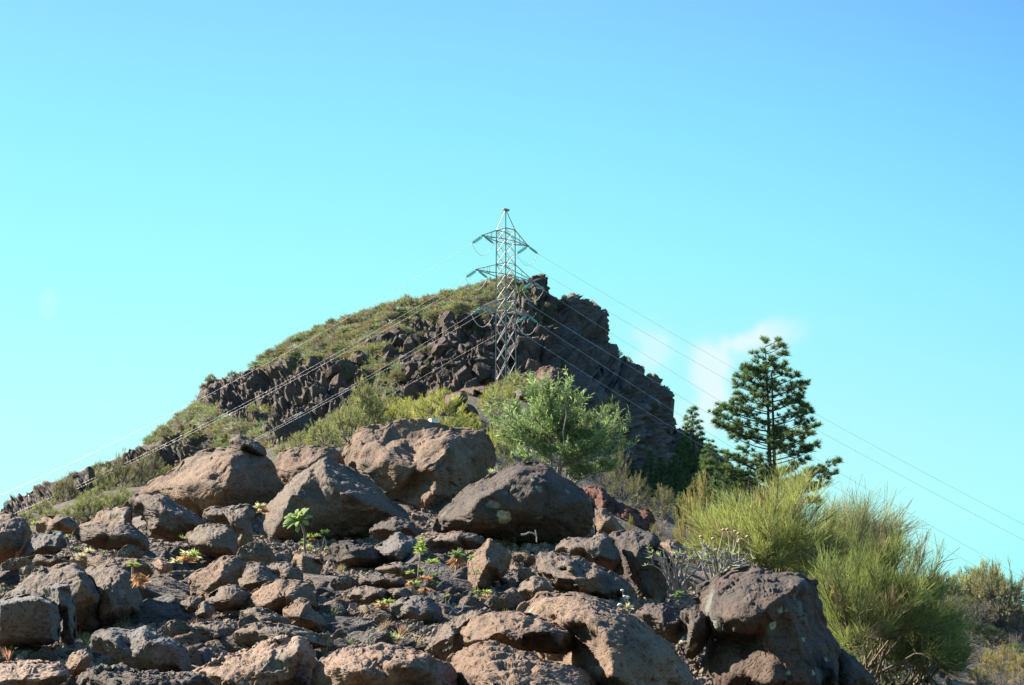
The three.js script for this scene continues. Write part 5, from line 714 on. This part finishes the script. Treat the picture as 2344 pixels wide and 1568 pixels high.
spiky('dry_tuft', 'plant', 'low grey green tuft at the bottom of the gravel patch', 'b', 6, '830 1300 60 p;870 1300 55 g;780 1300 55 d;910 1305 45 p', '', { root: [830, 1340], n: 40, w: .06 });
spiky('dry_tuft', 'plant', 'green sprig beside the square topped brown rock', 'a', 9, '1045 730 34 g', '', { root: [1045, 760], n: 16 });
spiky('dry_tuft', 'plant', 'yellow green sprig beside the boulder at the left edge', 'a', 9.6, '195 650 30 g;200 660 26 p', '', { root: [197, 690] });
spiky('dry_tuft', 'plant', 'green sprig on top of the huge broad boulder\'s right shoulder', 'b', 11.2, '1440 355 35 g;1455 350 30 p', '', { root: [1440, 375], n: 16 });
{ // bare twigs and a dead branch
  const tw = (label, k, d, s, root, rad, c) => { const w = new Wood(), b = P(...at(k, ...root), d); for (const l of s.split(';')) w.tube(new THREE.CatmullRomCurve3(pairs(l).map(([x, y]) => P(...at(k, x, y), d).sub(b))).getPoints(12), rad, rad * .6, c, 5); tag(add(new THREE.Mesh(w.build(), barkMat), 'dead_branch', b), label, 'branch'); };
  tw('bare grey forked twig on the ground right of the spiky plant', 'q', 6.8, '880 1570 945 1480;1030 1520 930 1420 890 1330 930 1250;1030 1520 1110 1470 1150 1340;660 1340 780 1380 900 1410;700 1090 760 1030 830 970', [1000, 1560], .0035, [.36, .33, .31]);
  tw('pale forked dead branch below the lichen spotted boulder', 'c', 9.6, '432 708 460 705 480 695 520 712 522 750;520 712 515 680', [520, 750], .006, [.45, .42, .38]);
  tw('dry stalks leaning beside the boulder at the left edge', 'a', 7.9, '80 860 110 800 200 690;85 850 95 800 92 765;95 840 120 800 160 740', [85, 862], .004, [.38, .29, .18]);
}
{ // the pale succulent
  const D = 8.55, q = (x, y, z = 0) => P(...at('n', x, y), D + z), b = q(590, 1120), g = new THREE.Group(), w = new Wood(), mats = [[.25, .34, .085], [.30, .34, .03]].map((c) => new THREE.MeshPhysicalMaterial({ name: 'succulent_leaf', color: new THREE.Color(...c), roughness: .75, specularIntensity: .3, transmission: .3, thickness: 0, side: THREE.DoubleSide }));
  w.tube([[600, 1150, .02], [578, 1000, .02], [590, 850, .02], [565, 700, .01], [520, 570, 0]].map(([x, y, z]) => q(x, y, z).sub(b)), 0.0065, .008, [.24, .2, .17], 8); part(g, 'stem', w.build(), barkMat);
  const axis = V(-.45, .6, .66).normalize(), ctr = q(508, 540).sub(b);
  for (const [x, y, z, inner] of pairs('180 470 .02 0 262 405 .03 0 185 555 -.01 0 158 605 -.02 0 162 655 -.03 0 245 695 -.05 0 458 765 -.06 0 432 655 -.06 0 662 610 -.02 0 748 455 .0 0 676 285 .03 0 600 278 .05 0 440 305 .05 0 330 420 .01 0 520 335 .0 1 395 460 -.05 1 330 470 -.04 1 490 405 -.06 1 545 430 -.05 1 455 470 -.08 1', 4)) {
    const tip = q(x, y, z).sub(b), d = tip.clone().sub(ctr), L = d.length(); d.normalize(); const s = axis.clone().cross(d).normalize(), n = d.clone().cross(s).normalize(), P3 = [], I = [], W = inner ? .0125 : .0135, NT = 9, NA = 10;
    for (let i = 0; i <= NT; i++) { const t = i / NT, wd = W * (.32 + .68 * sstep(0, .7, t)) * Math.sqrt(Math.max(0, 1 - Math.pow(Math.max(0, (t - .72) / .28), 2))), c = ctr.clone().addScaledVector(d, L * t).addScaledVector(n, .012 * Math.sin(t * 3)); for (let a = 0; a < NA; a++) { const u = a / NA * 6.2832, v = c.clone().addScaledVector(s, wd * Math.cos(u)).addScaledVector(n, (wd * .28 + .0004) * Math.sin(u) + .25 * wd * Math.cos(u) ** 2); P3.push(v.x, v.y, v.z); if (i) { const A = (i - 1) * NA + a, B = (i - 1) * NA + (a + 1) % NA; I.push(A, B, B + NA, A, B + NA, A + NA); } } }
    const lg = new THREE.BufferGeometry(); lg.setAttribute('position', new THREE.Float32BufferAttribute(P3, 3)); lg.setIndex(I); lg.computeVertexNormals(); part(g, 'leaf', lg, mats[inner]);
  }
  tag(add(g, 'succulent', b), 'pale green succulent rosette on a short stem before the dark pyramid boulder', 'plant');
}
{ // grey dry shrubs with flower heads
  const shrub = (label, d, root, tips, heads, seed) => {
    const r = rng(seed), k = 's', b = P(...at(k, ...root), d), g = new THREE.Group(), w = new Wood(), f = new Leaves(seed), c = [.26, .235, .23];
    const grow = (p, dir, L, rad, n) => { const pts = [p.clone()]; let q = p.clone(), dd = dir.clone(); for (let i = 0; i < 4; i++) { dd.addScaledVector(any(r), .28).normalize(); q = q.clone().addScaledVector(dd, L / 4); pts.push(q); } w.tube(pts, rad, rad * .65, vary(c, c, r, .35), 5); if (n > 0) for (let i = 0; i < 2 + (r() < .45); i++) grow(q, dd.clone().addScaledVector(any(r), .75).add(V(0, .25, 0)).normalize(), L * (.6 + .3 * r()), rad * .62, n - 1); else if (r() < .3) tuft(f, q, V(0, 1, 0), .028, .004, 7, DEEP[1], PALE[1]); };
    for (const [x, y] of pairs(tips)) { const t = P(...at(k, x, y), d + (r() - .5) * .35).sub(b), m = t.clone().multiplyScalar(.45).add(V(0, -.02, 0)); w.tube(new THREE.CatmullRomCurve3([V(0, 0, 0), m.clone().multiplyScalar(.5).addScaledVector(any(r), .02), m]).getPoints(6), .011, .007, vary(c, c, r, .3), 6); grow(m, t.clone().sub(m).normalize(), t.length() * .3, .0065, 2); }
    part(g, 'branches', w.build(), barkMat); part(g, 'leaves', f.build(), foliage);
    for (const [x, y] of pairs(heads)) { const p = P(...at(k, x, y), d + .05 * r()).sub(b), st = new Wood(); st.tube([p.clone().add(V((r() - .5) * .07, -.1, 0)), p], .0025, .002, [.4, .36, .26], 4); part(g, 'flower_stalk', st.build(), barkMat); const m = part(g, 'flower_head', new THREE.SphereGeometry(.008, 8, 6).scale(1.2, .7 + .3 * r(), 1.2), new THREE.MeshStandardMaterial({ name: 'dry_flower', color: new THREE.Color(.42, .28, .16), roughness: .9 })); m.position.copy(p); }
    tag(add(g, 'dry_shrub', b), label, 'shrub');
  };
  shrub('grey leafless shrub growing in the gap left of the overhanging boulder', 7.3, [560, 1190], '90 480 190 540 250 640 380 500 440 560 520 500 600 600 700 520 180 750 330 700 760 640 640 760 480 700', '870 350 880 380', 5);
  shrub('grey dry shrub with brown flower heads leaning over the overhanging boulder', 6.9, [1080, 1260], '830 580 900 640 980 500 1060 480 1190 440 1280 560 1380 470 1480 700 1560 620 1660 660 1240 700 1130 640 1400 780 1600 760', '1215 248 1278 240 1390 272 1448 300 1058 380 1582 350 1450 430 1105 550 1460 400', 9);
}

const renderer = new THREE.WebGLRenderer({ antialias: true });
renderer.setSize(1024, 685); renderer.toneMapping = THREE.LinearToneMapping; renderer.toneMappingExposure = EXPOSURE; renderer.shadowMap.enabled = true; renderer.shadowMap.type = THREE.PCFSoftShadowMap;
renderer.render(scene, camera);
